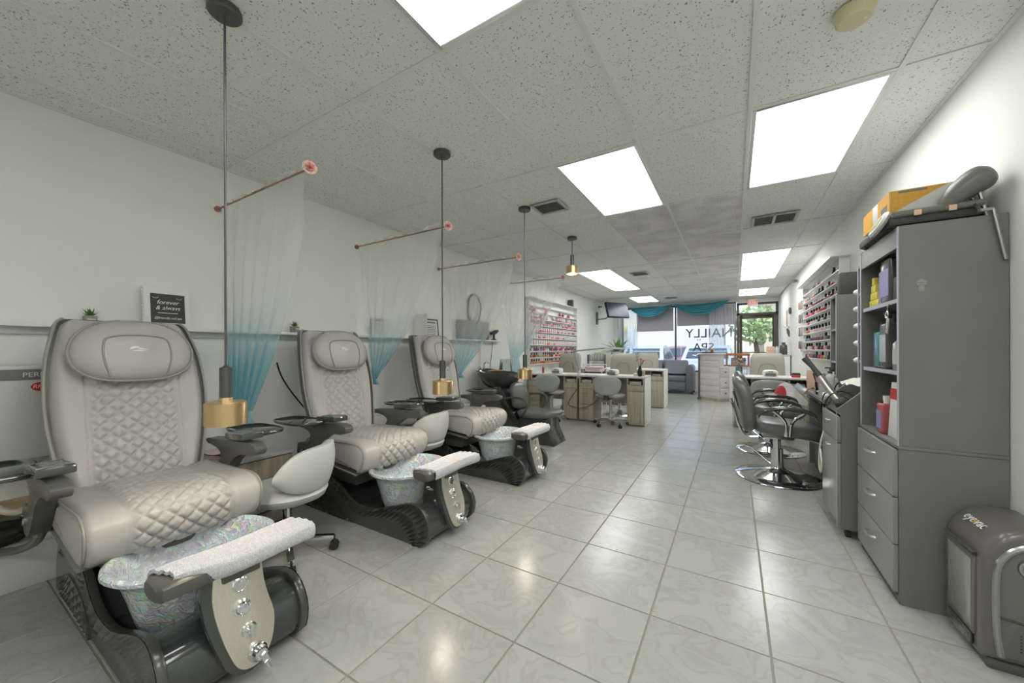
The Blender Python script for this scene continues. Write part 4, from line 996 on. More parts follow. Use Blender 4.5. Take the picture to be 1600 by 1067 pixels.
# articulated desk lamp clamped between the front desks
t = thing('task_lamp', 'grey jointed task lamp clamped between the two front desks', 'lamp', (-2.27,6.02,.776))
MB().box(-.03,.03,-.045,.03,-.06,.02).cyl((0,0,.02),(0,0,.07),.016,n=10).build('clamp', 'white_plastic', t, bevel=.004)
def bars(name, a, b):
    m = MB()
    for s in (-.012,.012): m.cyl(Vector(a)+Vector((0,s,0)), Vector(b)+Vector((0,s,0)), .013, n=6)
    m.build(name, 'lamp_grey', t)
bars('lower_arm', (0,0,.07), (-.12,.05,.40)); bars('upper_arm', (-.12,.05,.40), (.42,.10,.45))
MB().cyl((-.12,.025,.40),(-.12,.075,.40),.018,n=10).build('elbow', 'vent_metal', t)
MB().obox((-.04,.03,.24),(.012,.05,.24),(0,-.35,0)).build('spring_cover', 'window_blue', t) if False else None
m = MB(); m.obox((.56,.11,.445),(.30,.06,.03),(0,.05,.1)); m.build('lamp_head', 'white_plastic', t, bevel=.01)
tag(MB().tube(curve([(-2.24,5.95,.60),(-2.40,5.92,.35),(-2.42,5.925,.25),(-2.2,5.915,.22),(-1.98,5.92,.32),(-1.9,5.96,.45)],40), .005, 6).build('power_cord', 'cord_black'), 'black cord sagging across the front desk pedestals', 'cord')
# white wire basket cart with towels
t = thing('basket_cart', 'white wire basket cart with folded towels between the front and rear desks', 'cart', (-2.51,7.55,0))
for x in (-.20,.20):
    for y in (-.15,.15): MB().cyl((x,y,.02),(x,y,.90),.009,n=8).build('post', 'white_plastic', t)
for z in (.20,.50,.75,.885):
    m = MB().tube([(-.2,-.15,z),(.2,-.15,z),(.2,.15,z),(-.2,.15,z)], .007, 6, True)
    for k in range(7): m.cyl((-.18+.06*k,-.15,z-.004),(-.18+.06*k,.15,z-.004),.003,n=5)
    m.build('basket_rim', 'white_plastic', t)
for k, z in enumerate((.752,.80)):
    tag(MB().box(-.17,.17,-.12,.12,0,.046).build('folded_towel', 'pink_cloth' if k else 'cloth_white', None, (-2.51,7.55,z), bevel=.014, seg=3), ['white folded towel, lower one in the wire basket cart','pinkish folded towel on top in the wire basket cart'][k], 'towel', 'towels in the basket cart')
# potted plant on a stand near the far left corner
t = thing('potted_plant', 'large leafy green plant on a white stand near the far left window', 'potted plant', (-2.62,9.75,0))
MB().box(-.16,.16,-.16,.16,0,.95).build('stand', 'white_paint', t, bevel=.006)
MB().lathe([(.001,.95),(.10,.95),(.14,1.12),(.145,1.15),(.13,1.15),(.12,1.12),(.001,1.11)], n=20).build('pot', 'white_plastic', t)
rnd = random.Random(8)
for k in range(44):
    a = k*2.4+rnd.uniform(-.3,.3); L = rnd.uniform(.30,.48); e = rnd.uniform(.2,1.3); m = MB(); d = Vector((math.cos(a),math.sin(a),0)); s = Vector((-math.sin(a),math.cos(a),0))
    pts = []
    for i in range(6):
        u = i/5; p = Vector((0,0,1.12))+d*L*u*math.cos(e)*1.3+Vector((0,0,L*(u*math.sin(e)*1.3-.42*u*u*(1.5-math.sin(e))))); w = .036*math.sin(PI*min(1,u*.9+.1))
        pts.append((p-s*w, p+Vector((0,0,-.006)), p+s*w))
    m.add([q for r in pts for q in r], [f for i in range(5) for f in ((i*3,i*3+1,i*3+4,i*3+3),(i*3+1,i*3+2,i*3+5,i*3+4))]); m.build('leaf', 'plant_leaf', t, smooth=60)
tag(MB().tube(curve([(-3.22,4.2,.02)]*2,2),.001,3).build('x','rubber'),'a','b') if False else None
# small dark rack of bottles by the rear left desk
t = thing('bottle_rack', 'small dark rack with grey bottles at the rear left desk', 'rack', (-2.70,8.25,.786))
MB().box(-.20,.20,-.06,.06,0,.012).box(-.20,.20,-.06,.06,.16,.17).box(-.20,-.19,-.06,.06,0,.3).box(.19,.20,-.06,.06,0,.3).build('frame', 'gunmetal', t)
for k in range(6): bottle('grey bottle, %s from the left in the rack on the rear left desk' % nth(k+1), (-2.86+.064*k,8.25,.958), .15, .022, 'bottle_silver' if k % 2 else 'grey_pot', 'matte_black', group='bottles in the small dark rack')
# ------------------------------------------------------------------ right side: manicure desk
t = desk('manicure desk on the right with white top, behind the styling chairs', -.012, .93, 6.66, .50, ((0,.24,'door'),(.68,.925,'drawers')), h=.781, white_end=(-1,), group=None)
tag(MB().box(-.05,.05,-.04,.04,0,.05).box(-.045,.045,-.035,.035,.05,.06).build('small_box', 'dark_green', None, (.80,6.95,.782), bevel=.003), 'small green box at the right end of the right desk', 'box')
tag(MB().box(-.05,.05,-.03,.03,0,.03).build('small_box', 'red', None, (.78,6.80,.782), bevel=.003), 'small red box in front of the green one on the right desk', 'box')
# ------------------------------------------------------------------ styling chairs
def styling_chair(label, loc, rz):
    t = thing('styling_chair', label, 'salon chair', loc, rz, 'black styling chairs')
    MB().lathe([(.001,0),(.335,0),(.345,.008),(.335,.018),(.25,.036),(.13,.062),(.07,.085),(.06,.10),(.001,.10)], n=48).build('round_base', 'chrome', t)
    MB().cyl((0,0,.09),(0,0,.27),.05,.046,20).cyl((0,0,.27),(0,0,.40),.03,n=16).build('hydraulic_column', 'chrome', t)
    MB().cyl((-.045,.02,.11),(-.20,.06,.24),.008,n=8).cyl((-.19,.055,.235),(-.26,.07,.26),.011,n=8).build('foot_pump', 'chrome', t)
    m = MB(); rings = []
    for i in range(17):
        u = i/16; x = lerp(-.21,.33,u); e = max(.35,(1-abs(2*u-1)**6)**.5); z = .475+.012*math.cos(u*PI)
        rings.append([Vector((x, .255*e*math.copysign(abs(math.cos(a))**.45,math.cos(a)), z+.062*e*math.copysign(abs(math.sin(a))**.6,math.sin(a)))) for a in [2*PI*k/24 for k in range(24)]])
    m.loft(rings); m.build('seat', 'black_leather', t, smooth=60)
    m = MB(); rings = []
    for i in range(17):
        u = i/16; z = lerp(.42,.93,u); x = -.235-.09*u+.03*math.sin(u*PI); e = max(.4,(1-abs(2*u-1)**6)**.5); w = .25*(1-.1*abs(2*u-1)**2)*e
        rings.append([Vector((x+.06*e*math.copysign(abs(math.sin(a))**.6,math.sin(a))+.25*y*y, y, z)) for a in [2*PI*k/24 for k in range(24)] for y in [w*math.copysign(abs(math.cos(a))**.45,math.cos(a))]])
    m.loft(rings); bk = m.build('backrest', 'black_leather', t, smooth=60)
    for s in (-1,1): MB().tube(curve([(-.16,s*.17,.40),(-.26,s*.17,.40),(-.315,s*.17,.50),(-.365,s*.165,.70)],16), .012, 8).build('back_support', 'chrome', bk)
    for s in (-1,1):
        pts = curve([(-.17,s*.30,.60),(-.13,s*.305,.655),(0,s*.31,.685),(.13,s*.31,.675),(.215,s*.305,.645),(.235,s*.30,.61)],26)
        m = MB(); rings = []
        for p in pts: rings.append([p+Vector((0,.032*math.copysign(abs(math.cos(a))**.6,math.cos(a)),.018*math.sin(a))) for a in [2*PI*k/12 for k in range(12)]])
        m.loft(rings); ar = m.build('armrest', 'black_gloss', t, smooth=60)
        for q in (((-.07,.665),(.02,.57),(.03,.44)),((.16,.655),(.075,.57),(.06,.44))):
            MB().tube(curve([(q[0][0],s*.305,q[0][1]),(q[1][0],s*.295,q[1][1]),(q[2][0],s*.27,q[2][1])],12), .013, 8).build('arm_strut', 'chrome', ar)
    MB().box(-.12,.12,-.10,.10,.385,.42).cyl((-.12,-.16,.395),(.10,-.16,.395),.009,n=8).build('seat_plate', 'steel', t, bevel=.004)
    for s in (-1,1): MB().tube(curve([(.16,s*.12,.40),(.28,s*.12,.385),(.36,s*.12,.33),(.42,s*.12,.26)],14), .012, 8).build('footrest_arm', 'chrome', t)
    MB().cyl((.42,-.16,.26),(.42,.16,.26),.014,n=10).cyl((.36,-.15,.33),(.36,.15,.33),.011,n=10).build('footrest_bar', 'chrome', t)
    return t
sc0 = styling_chair('nearest black styling chair with round chrome base', (.345,4.24,0), .04)
dup(sc0, (.36,5.32,0), .0, 'second black styling chair with a coloured cape on its seat')
m = MB(); rnd = random.Random(2)
def cape(u, v):
    x = lerp(-.03,.30,u); y = lerp(-.27,.20,v)
    z = .27*math.exp(-((u-.60)**2)*8-((v-.45)**2)*5)+.012*math.sin(13*u+5*v)+.014*math.sin(17*v+3)*(1-v*.3)
    return (x+.03*math.sin(9*v), y, max(.004,z)+.006)
for q, (a,b) in enumerate(((0,.30),(.30,.44),(.44,1))):
    m.cur = q; m.grid(lambda u,v: cape(lerp(a,b,u), v), 12, 26)
tag(m.build('styling_cape', ['matte_black','red_print','cloth_white'], None, (.36,5.32,.548), smooth=60), 'black, red and white cape crumpled on the second styling chair', 'cape')

# ------------------------------------------------------------------ tall black cabinet
KX, KY0, KY1 = .662, 2.414, 3.02
t = thing('tall_cabinet', 'tall charcoal cabinet with open shelves and three drawers at right', 'cabinet', (KX,KY0,0))
D, Wd_ = XR-.004-KX, KY1-KY0
b = MB().box(0,D,0,.018,.0,.727).box(0,D,Wd_-.018,Wd_,.0,.727).box(D-.012,D,.018,Wd_-.018,0,.727).box(0,D,.018,Wd_-.018,.03,.048).box(.0,.02,.018,Wd_-.018,0,.045).build('lower_carcass', 'charcoal_board', t, bevel=.0015, seg=1)
MB().box(-.004,D,-.003,Wd_+.003,.727,.742).build('ledge_board', 'charcoal_board', t, bevel=.002)
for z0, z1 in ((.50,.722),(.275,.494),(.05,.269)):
    d = MB().box(-.018,0,.012,Wd_-.012,z0,z1).build('drawer', 'charcoal_lit_front', t, bevel=.0015, seg=1)
    y = Wd_*.52; MB().tube(curve([(-.018,y-.055,(z0+z1)/2+.035),(-.036,y-.045,(z0+z1)/2+.035),(-.042,y,(z0+z1)/2+.035),(-.036,y+.045,(z0+z1)/2+.035),(-.018,y+.055,(z0+z1)/2+.035)],14), .007, 8).build('handle', 'silver', d)
u = MB().box(.0,D,0,.018,.742,1.772).box(.0,D,Wd_-.018,Wd_,.742,1.772).box(D-.012,D,.018,Wd_-.018,.742,1.772).box(0,D,.018,Wd_-.018,1.754,1.772).box(0,.016,.018,Wd_-.018,1.675,1.754).build('upper_carcass', 'charcoal_board', t, bevel=.0015, seg=1)
for z in (1.072,1.418):
    MB().box(.012,D-.012,.018,Wd_-.018,z,z+.02).build('shelf', 'charcoal_board', t, bevel=.0015, seg=1)
    MB().box(.008,.0125,.018,Wd_-.018,z,z+.02).build('shelf_edge', 'charcoal_edge', t)
for y in (0,Wd_-.018): MB().box(-.002,.0005,y,y+.018,.742,1.772).build('edge_band', 'charcoal_edge', t)
MB().box(.06,.09,-.0012,0,1.49,1.50).box(.066,.084,-.0012,0,1.462,1.487).prism([(.055,1.503),(.095,1.503),(.075,1.52)],'y',-.0012,0).build('sticker', 'grey_pot', t)
MB().tube(curve([(-.01,.09,1.418),(-.014,.09,1.40),(-.014,.092,1.385)],6), .003, 5).tube([(-.016,.092+.016*math.cos(a),1.365+.016*math.sin(a)) for a in [k*PI/8 for k in range(16)]], .004, 6, True).build('key_ring', 'silver', t)
MB().obox((-.016,.082,1.31),(.010,.02,.075),(.25,0,0)).build('key_fob', 'silver', t, bevel=.003)
# objects on the shelves
def sq_bottle(label, loc, w, d, h, bm_, cm, pump=False, lab=None, name='bottle', group=None):
    t = thing(name, label, 'bottle', loc, 0, group)
    b = MB().box(-w/2,w/2,-d/2,d/2,0,h*.80).build('body', bm_, t, bevel=min(w,d)*.15, seg=3)
    if lab: MB().box(-w/2-.001,-w/2+.001,-d*.42,d*.42,h*.12,h*.60).build('label', lab, b)
    c = MB().cyl((0,0,h*.80),(0,0,h*.88),w*.22,n=12)
    if pump: c.cyl((0,0,h*.88),(0,0,h*.97),w*.07,n=8); c.obox((-w*.15,0,h*.98),(w*.6,w*.16,h*.04))
    else: c.cyl((0,0,h*.88),(0,0,h),w*.25,n=12)
    c.build('pump' if pump else 'cap', cm, t); return t
SX = KX
for k in range(4):
    for j in range(4-k):
        tag(MB().box(-.016,.016,-.018,.018,0,.042).build('dye_box', 'yellow', None, (SX+.05+.0*k,KY1-.045-.04*j-.015*k,1.439+.043*k), bevel=.002), 'yellow dye box, %s from far end in %s row of the cabinet pile' % (nth(j+1),ORD[k]), 'box', 'yellow boxes on the top shelf')
sq_bottle('large lilac labelled jug with pump on the cabinet top shelf', (SX+.07,KY0+.27,1.439), .10, .14, .29, 'bottle_black', 'bottle_silver', True, 'lilac')
sq_bottle('tall purple bottle beside the yellow boxes on the top shelf', (SX+.06,KY0+.375,1.439), .06, .06, .23, 'lilac', 'bottle_silver')
sq_bottle('dark green bottle with red cap at the near end of the top shelf', (SX+.06,KY0+.15,1.439), .06, .08, .15, 'dark_green', 'red')
sq_bottle('pale bottle at the very near end of the top shelf', (SX+.06,KY0+.07,1.439), .06, .07, .21, 'white_plastic', 'white_plastic')
sq_bottle('clear blue pump bottle at the far end of the middle shelf', (SX+.06,KY0+.41,1.093), .08, .10, .25, 'teal_glass', 'matte_black')
sq_bottle('silver labelled black pump bottle on the middle shelf', (SX+.06,KY0+.28,1.093), .09, .11, .30, 'bottle_black', 'matte_black', True, 'bottle_silver')
bottle('short silver canister at the near end of the middle shelf', (SX+.07,KY0+.15,1.093), .19, .05, 'bottle_silver', 'matte_black', lab='vent_metal')
sq_bottle('black box-shaped bottle at the back of the lower shelf', (SX+.17,KY0+.25,.743), .08, .09, .26, 'bottle_black', 'matte_black')
sq_bottle('amber bottle with lilac label on the lower shelf', (SX+.05,KY0+.345,.743), .07, .085, .20, 'purple_red', 'white_plastic', False, 'lilac')
t = thing('tall_carton', 'white wedge carton with red mark at the near end of the lower shelf', 'carton', (SX+.06,KY0+.18,.743))
MB().prism([(-.07,0),(.06,0),(.06,.27),(.0,.27)], 'y', -.05, .05).build('carton_body', 'white_card', t, bevel=.003) if False else MB().prism([(-.085,0),(.085,0),(.03,.285),(-.05,.285)], 'x', -.03, .03).build('carton_body', 'white_card', t, bevel=.003)
MB().prism([(-.052,.20),(.045,.20),(.035,.255),(-.05,.255)], 'x', -.0315, -.030).build('red_mark', 'red_print', t)
# on top of the cabinet
TZ = 1.773
t = thing('orange_box', 'orange and grey cardboard box on top of the tall cabinet', 'box', (.66,2.52,TZ+.085))
MB().box(0,.31,0,.42,0,.115).build('carton', 'white_card', t, bevel=.002)
MB().prism([(0.002,.002),(.20,.113),(.002,.113)], 'y', -.0012, .0).build('orange_print', 'orange_card', t)
MB().box(-.0012,0,.0,.17,.002,.113).build('orange_end', 'orange_card', t); MB().box(-.0012,0,.26,.42,.002,.113).build('orange_end', 'orange_card', t)
MB().box(.03,.13,-.0016,-.001,.098,.108).build('lettering_band', 'grey_ink', t); MB().box(-.0016,-.001,.03,.12,.03,.06).build('lettering_band', 'grey_ink', t)
t = thing('hair_processor', 'flat grey hair processor with round dial lying under the orange box', 'hair processor', (.66,2.45,TZ))
MB().box(-.02,.30,.0,.50,.012,.055).build('tray_body', 'matte_black', t, bevel=.012)
MB().tube([(-.01,.0,.062),(.28,.0,.066)], .016, 10).build('front_rail', 'dark_plastic', t)
m = MB(); m.M = Matrix.Translation((-.03,.10,.05)) @ Matrix.Rotation(-1.1,4,'Y'); m.lathe([(.001,-.012),(.055,-.012),(.062,0),(.055,.01),(.001,.012)], n=24, sy=1.5); dl = m.build('dial_head', 'vent_metal', t)
m = MB(); m.M = Matrix.Translation((-.03,.10,.05)) @ Matrix.Rotation(-1.1,4,'Y'); m.obox((0,-.02,.013),(.045,.03,.004)); m.obox((0,.03,.013),(.05,.02,.004)); m.build('dial_print', 'cream_plastic', dl)
for x in (.06,.17): MB().box(x,x+.025,-.018,-.01,.045,.07).build('clip', 'peach', t, bevel=.002)
for x in (0.0,.26):
    for y in (.06,.44): MB().cyl((x,y,0),(x,y,.014),.014,n=8).build('foot', 'rubber', t)
m = MB()
for k in range(5): m.obox((.0+.01*k,.02*k,.0025+.004*k),(.10,.16,.003),(.02,.0,.1*k))
tag(m.build('paper_stack', 'white_card', None, (.715,2.90,TZ)), 'loose white papers on the far corner of the tall cabinet', 'papers')
t = thing('head_cushion', 'grey padded headrest with metal legs behind the orange box', 'headrest', (.97,2.50,TZ))
m = MB(); rings = []
for i in range(15):
    u = i/14; c = Vector((lerp(-.16,-.005,u), -.03-.02*u, .06+.13*u+.02*math.sin(u*PI))); e = max(.3,(1-abs(2*u-1)**4)**.5)*(.6+.5*u)
    rings.append([c+Vector((-.03*e*math.sin(a),.065*e*math.cos(a),.052*e*math.sin(a))) for a in [2*PI*k/16 for k in range(16)]])
m.loft(rings); m.build('cushion', 'dark_plastic', t, smooth=60)
for y, q in ((-.05,0),(0.0,.02)): MB().cyl((-.045+q,y,.13),(-.02+q,y,.0),.007,n=8).build('metal_leg', 'steel', t)
MB().cyl((-.022,-.098,.02),(.012,-.098,-.20),.007,n=8).cyl((-.06,-.098,.02),(-.022,-.098,.02),.007,n=8).cyl((-.06,-.098,.02),(-.06,-.03,.09),.007,n=8).build('metal_leg', 'steel', t)

# ------------------------------------------------------------------ upright vacuum by the cabinet
t = thing('touchless_vacuum', 'dark grey upright floor vacuum with eyevac lettering at the right edge', 'vacuum', (.803,2.105,0))
VW = .30
vp = [(p.x,p.z) for p in curve([(.0,0,.03),(-.002,0,.15),(-.002,0,.28),(.0,0,.40),(.018,0,.455),(.055,0,.505),(.105,0,.528),(.15,0,.532),(.188,0,.53)],30)]+[(.19,.53),(.19,.03)]
m = MB(); cxm, czm = .11, .27
m.loft([[Vector((cxm+(x-cxm)*k, y, czm+(z-czm)*k)) for x,z in vp] for y,k in ((0,.90),(.006,.955),(.018,.985),(.035,1),(VW-.035,1),(VW-.018,.985),(VW-.006,.955),(VW,.90))]); m.build('housing', 'vac_plastic', t, smooth=50)
MB().prism([(.045,.09),(.045,.385),(.055,.40),(VW-.055,.40),(VW-.045,.385),(VW-.045,.09)], 'x', -.008, .004).build('window_frame', 'vac_plastic', t, bevel=.003)
MB().box(-.0105,-.007,.062,VW-.062,.11,.375).build('bin_window', 'bin_glass', t, bevel=.002)
MB().tube(curve([(-.006,.04,.405),(-.014,.10,.412),(-.016,VW/2,.414),(-.014,VW-.10,.412),(-.006,VW-.04,.405)],20), .008, 8).build('lid_lip', 'black_gloss', t)
MB().box(-.012,-.004,.06,VW-.06,.035,.085).build('intake_lip', 'black_gloss', t, bevel=.003)
MB().box(-.0135,-.0115,.10,VW-.10,.05,.07).build('sensor_eye', 'steel', t, bevel=.001)
for a, b in ((.0,.05),(VW-.05,VW)): MB().box(.01,.17,a,b,0,.035).build('foot', 'black_plastic', t, bevel=.005)
sp = [(p.x,p.z) for p in curve([(.04,0,.06),(.03,0,.16),(.03,0,.36),(.05,0,.43),(.09,0,.47),(.14,0,.485),(.18,0,.485)],24)]+[(.18,.06)]
pn = MB().prism(sp, 'y', -.008, .01).build('side_panel', 'dark_plastic', t, bevel=.004)
MB().tube([(x,-.007,z) for x,z in sp[:-1]], .010, 8).build('panel_rim', 'steel', pn)
MB().tube(curve([(.03,-.009,.205),(.08,-.010,.20),(.12,-.010,.193),(.18,-.010,.195)],14), .004, 6).build('panel_seam', 'black_gloss', pn)
MB().tube([(.115+.028*math.cos(a),-.008,.40+.028*math.sin(a)) for a in [k*PI/10 for k in range(20)]], .009, 8, True).cyl((.115,-.006,.40),(.115,-.022,.40),.012,n=12).build('hose_port', 'steel', pn)
m = MB()
for i in range(10):
    for j in range(9):
        x, z = .065+i*.0115, .072+j*.0115
        if (i-6)**2+(j-4.2)**2 < 25: m.cyl((x,-.0086,z),(x,-.0079,z),.0034,n=6)
g = m.build('grille_holes', 'matte_black', pn, smooth=0); g['kind'] = 'stuff'
n_ = Vector((-.62,0,.785)).normalized(); X_ = Vector((0,-1,0)); Y_ = n_.cross(X_)
for s_, off, mm in (('eye',.036,'white_ink'),('s',.0005,'orange_card'),('vac',-.036,'white_ink')):
    o = text('lettering', s_, .05 if s_ != 's' else .046, mm, t)
    c = Vector((.0425,VW/2+.01+off,.496))
    o.matrix_local = Matrix(((X_.x,Y_.x,n_.x,c.x),(X_.y,Y_.y,n_.y,c.y),(X_.z,Y_.z,n_.z,c.z),(0,0,0,1)))

# ------------------------------------------------------------------ rolling station cabinet with tools
t = thing('station_cabinet', 'charcoal styling station cabinet on casters left of the tall cabinet', 'cabinet', (.56,3.07,0))
MB().prism([(.02,.06),(.02,.79),(.0,.80),(.0,.815),(.14,.955),(.42,.955),(.42,.06)], 'y', 0, .016).build('side_board', 'charcoal_board', t, bevel=.0015, seg=1)
MB().prism([(.02,.06),(.02,.79),(.0,.80),(.0,.815),(.14,.955),(.42,.955),(.42,.06)], 'y', .45, .466).build('side_board', 'charcoal_board', t, bevel=.0015, seg=1)
MB().box(.02,.42,.016,.45,.06,.078).box(.40,.42,.016,.45,.078,.955).box(.03,.40,.016,.45,.77,.786).build('carcass', 'charcoal_board', t)
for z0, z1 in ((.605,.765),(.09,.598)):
    d = MB().box(.002,.02,.004,.462,z0,z1).build('door' if z0 < .2 else 'drawer', 'charcoal_lit_front', t, bevel=.002)
    MB().tube([(.002,.20,z1-.05),(-.014,.205,z1-.05),(-.014,.262,z1-.05),(.002,.267,z1-.05)], .005, 6).build('handle', 'silver', d)
MB().box(-.002,.001,.0,.012,.07,.80).build('edge_band', 'charcoal_edge', t)
for x in (.06,.36):
    for y in (.05,.41): MB().cyl((x-.012,y,.028),(x+.012,y,.028),.028,n=12).box(x-.02,x+.02,y-.02,y+.02,.05,.06).build('caster', 'rubber', t)
def tool(name, label, cat, loc, pts, radii, mm, extra=None):
    t = thing(name, label, cat, loc)
    MB().tube(pts, radii, 10).build('handle', mm, t)
    if extra: extra(t)
    return t
tool('curling_iron', 'silver curling iron standing aslant over the station cabinet', 'curling iron', (.64,3.30,.80), [(0,0,0),(-.07,.06,.12),(-.11,.10,.20)], [.022,.022,.024], 'silver',
     lambda t: MB().tube([(-.11,.10,.20),(-.15,.13,.27),(-.19,.16,.33)], [.020,.016,.022], 10).build('grip', 'matte_black', t))
tool('hair_dryer', 'black hair dryer lying on the station cabinet', 'hair dryer', (.66,3.25,.81), [(-.08,0,.02),(0,0,.045),(.08,.02,.05)], [.026,.036,.04], 'matte_black',
     lambda t: MB().tube([(.03,.0,.045),(.05,-.03,.0),(.06,-.05,-.02)], [.018,.016,.015], 8).build('grip', 'dark_plastic', t))
tool('flat_iron', 'silver flat iron lying beside the curling iron', 'flat iron', (.70,3.42,.80), [(-.10,-.03,.03),(0,0,.045),(.10,.03,.05)], [.014,.018,.016], 'steel')
def cable(label, pts, r=.004, mm='cord_black'): tag(MB().tube(curve(pts,40), r, 6).build('power_cord', mm), label, 'cord', 'cords on the styling station')
cable('black cord looping over the front of the station tools', [(.66,3.20,.86),(.58,3.25,.90),(.55,3.32,.84),(.57,3.40,.80),(.63,3.40,.90),(.70,3.33,.88)])
cable('black cord coiled behind the hair dryer on the station', [(.75,3.15,.97),(.68,3.3,1.0),(.62,3.4,.95),(.63,3.46,.88),(.72,3.45,.90)])
cable('thin white cord looped in front of the station door', [(.57,3.50,.62),(.545,3.50,.50),(.54,3.52,.36),(.542,3.47,.30),(.542,3.44,.38),(.545,3.50,.46)], .006, 'cord_white')
m = MB(); m.grid(lambda u,v: (lerp(-.09,.09,u), lerp(-.11,.11,v), .05*math.exp(-((u-.5)**2+(v-.5)**2)*6)+.01*math.sin(14*u+9*v)), 18, 18)
tag(m.build('white_cloth', 'cloth_white', None, (.72,3.30,.957), smooth=60), 'crumpled white cloth on top of the station cabinet', 'cloth')
# ------------------------------------------------------------------ vanity counter, towers, mirror bulbs
t = thing('vanity_counter', 'dark vanity counter along the right wall behind the station cabinet', 'counter', (.62,3.56,0))
MB().box(0,.378,0,1.42,.76,.79).build('counter_top', 'charcoal_board', t, bevel=.003)
for y in (.02,.68,1.385): MB().box(.06,.378,y,y+.018,0,.76).build('leg_panel', 'charcoal_board', t, bevel=.001)
MB().box(.06,.36,.70,1.08,.05,.42).build('lower_box', 'dark_green', t, bevel=.004)
MB().box(.36,.378,.02,1.40,.2,.76).build('back_panel', 'charcoal_board', t)
def tower(label, loc, w, h, shelves, dep=.27):
    t = thing('tower_shelf', label, 'shelf', loc, 0, 'charcoal tower shelves')
    MB().box(0,dep,0,.016,0,h).box(0,dep,w-.016,w,0,h).box(dep-.012,dep,.016,w-.016,0,h).box(0,dep,.016,w-.016,h-.018,h).build('carcass', 'charcoal_board', t, bevel=.001, seg=1)
    for z in shelves: MB().box(.004,dep-.012,.016,w-.016,z,z+.016).build('shelf', 'charcoal_edge', t)
    for y in (0,w-.016): MB().box(-.002,.0005,y,y+.016,0,h).build('edge_band', 'charcoal_edge', t)
    return t
tower('charcoal tower shelf beside the right polish rack, black box on top', (.722,3.97,.791), .22, .852, (.06,.29,.56))
tower('narrow charcoal tower shelf half hidden behind the tall cabinet', (.725,3.10,.957), .27, .80, (.15,.40,.60), .26)
tag(MB().box(0,.12,0,.13,0,.185).box(.03,.08,-.0015,0,.10,.112).build('black_box', 'matte_black', None, (.76,4.02,1.6445), bevel=.003), 'square black box on top of the charcoal tower shelf', 'box')
for k in range(2): sq_bottle('blue bottle, %s from the near side on the tower shelf' % nth(k+1), (.78,4.02+.07*k,1.098), .05, .05, .17, 'teal_glass', 'matte_black', group='blue bottles in the tower')
t = thing('vanity_mirror', 'wall mirror with a column of round bulbs between the two towers', 'mirror', (.985,3.40,.80))
MB().box(-.012,.01,.02,.54,.10,.85).build('mirror_glass', 'chrome', t, bevel=.003)
MB().box(-.235,-.215,.0,.02,.28,.85).build('bulb_strip', 'dark_plastic', t)
for k in range(5):
    z = .32+.118*k; b = MB().ball((-.235,.045,z), .026, 14, 9, (1.3,1,.85)).build('bulb', 'white_plastic', t); MB().cyl((-.225,.012,z),(-.228,.03,z),.014,n=10).build('socket', 'silver', b)
t = thing('tool_caddy', 'small dark boxes stacked on the vanity counter below the bulbs', 'box', (.76,3.60,.791))
MB().box(0,.13,0,.12,0,.17).build('box_body', 'dark_plastic', t, bevel=.004); MB().box(.03,.12,.02,.10,.17,.20).build('lid_box', 'matte_black', t, bevel=.003)
for k in range(4):
    x, y = [(.66,3.85),(.70,3.95),(.65,4.05),(.72,4.14)][k]
    bottle('clear pump bottle, %s from the station cabinet on the vanity counter' % nth(k+1), (x,y,.791), [.26,.22,.20,.25][k], .032, 'bottle_clear', 'matte_black' if k != 1 else 'white_plastic', pump=(k < 2), group='clear bottles on the vanity counter', lab='white_card' if k % 2 else None)
tag(MB().box(-.05,.05,-.04,.04,0,.19).build('tall_carton', 'peach', None, (.70,4.85,.791), bevel=.003), 'peach carton at the far end of the vanity counter', 'carton')
m = MB(); m.grid(lambda u,v: (lerp(-.10,.10,u), lerp(-.14,.14,v), .03*math.sin(3*u+1)*math.sin(PI*v)+.02), 14, 14)
tag(m.build('pink_cloth', 'pink_cloth', None, (.73,4.35,.80), smooth=60), 'pinkish cloth lying on the vanity counter', 'cloth')
t = thing('product_tray', 'tilted translucent tray of products at the front of the vanity', 'tray', (.60,4.05,.66))
MB().obox((0,.0,.10),(.22,.55,.012),(0,.55,0)).build('tray_board', 'clear_plastic', t, bevel=.003)
MB().obox((-.10,0,.20),(.012,.56,.05),(0,.55,0)).build('tray_lip', 'steel', t, bevel=.003)
m = MB(); m.box(-.09,.09,-.11,.11,0,.05); m.box(-.09,-.08,-.11,.11,.05,.12).box(.08,.09,-.11,.11,.05,.12)
tag(m.build('wire_basket', 'dark_green', None, (.83,4.75,0), bevel=.003), 'dark open bin on the floor under the vanity counter', 'bin')
t = thing('hair_dryer', 'white hair dryer lying on the vanity counter edge', 'hair dryer', (.70,3.72,.815))
MB().tube([(-.10,.02,.02),(-.04,0,.025),(.05,-.01,.03),(.10,-.01,.03)], [.024,.026,.036,.03], 12).build('barrel', 'white_plastic', t)
MB().tube([(.04,-.01,.02),(.05,.05,.0),(.05,.11,-.005)], [.018,.016,.015], 8).build('grip', 'white_plastic', t)
t = thing('brush_cup', 'clear cup of brushes standing on the vanity counter', 'cup', (.665,4.25,.791))
MB().lathe([(.001,0),(.035,0),(.042,.11),(.040,.11),(.033,.006),(.001,.006)], n=16).build('cup', 'clear_plastic', t)
for k in range(6):
    a = k*1.05; MB().tube([(.012*math.cos(a),.012*math.sin(a),.008),(.035*math.cos(a),.035*math.sin(a),.12),(.05*math.cos(a),.05*math.sin(a),.19)], [.005,.005,.009], 6).build('brush', ['matte_black','silver','polish_1'][k%3], t)
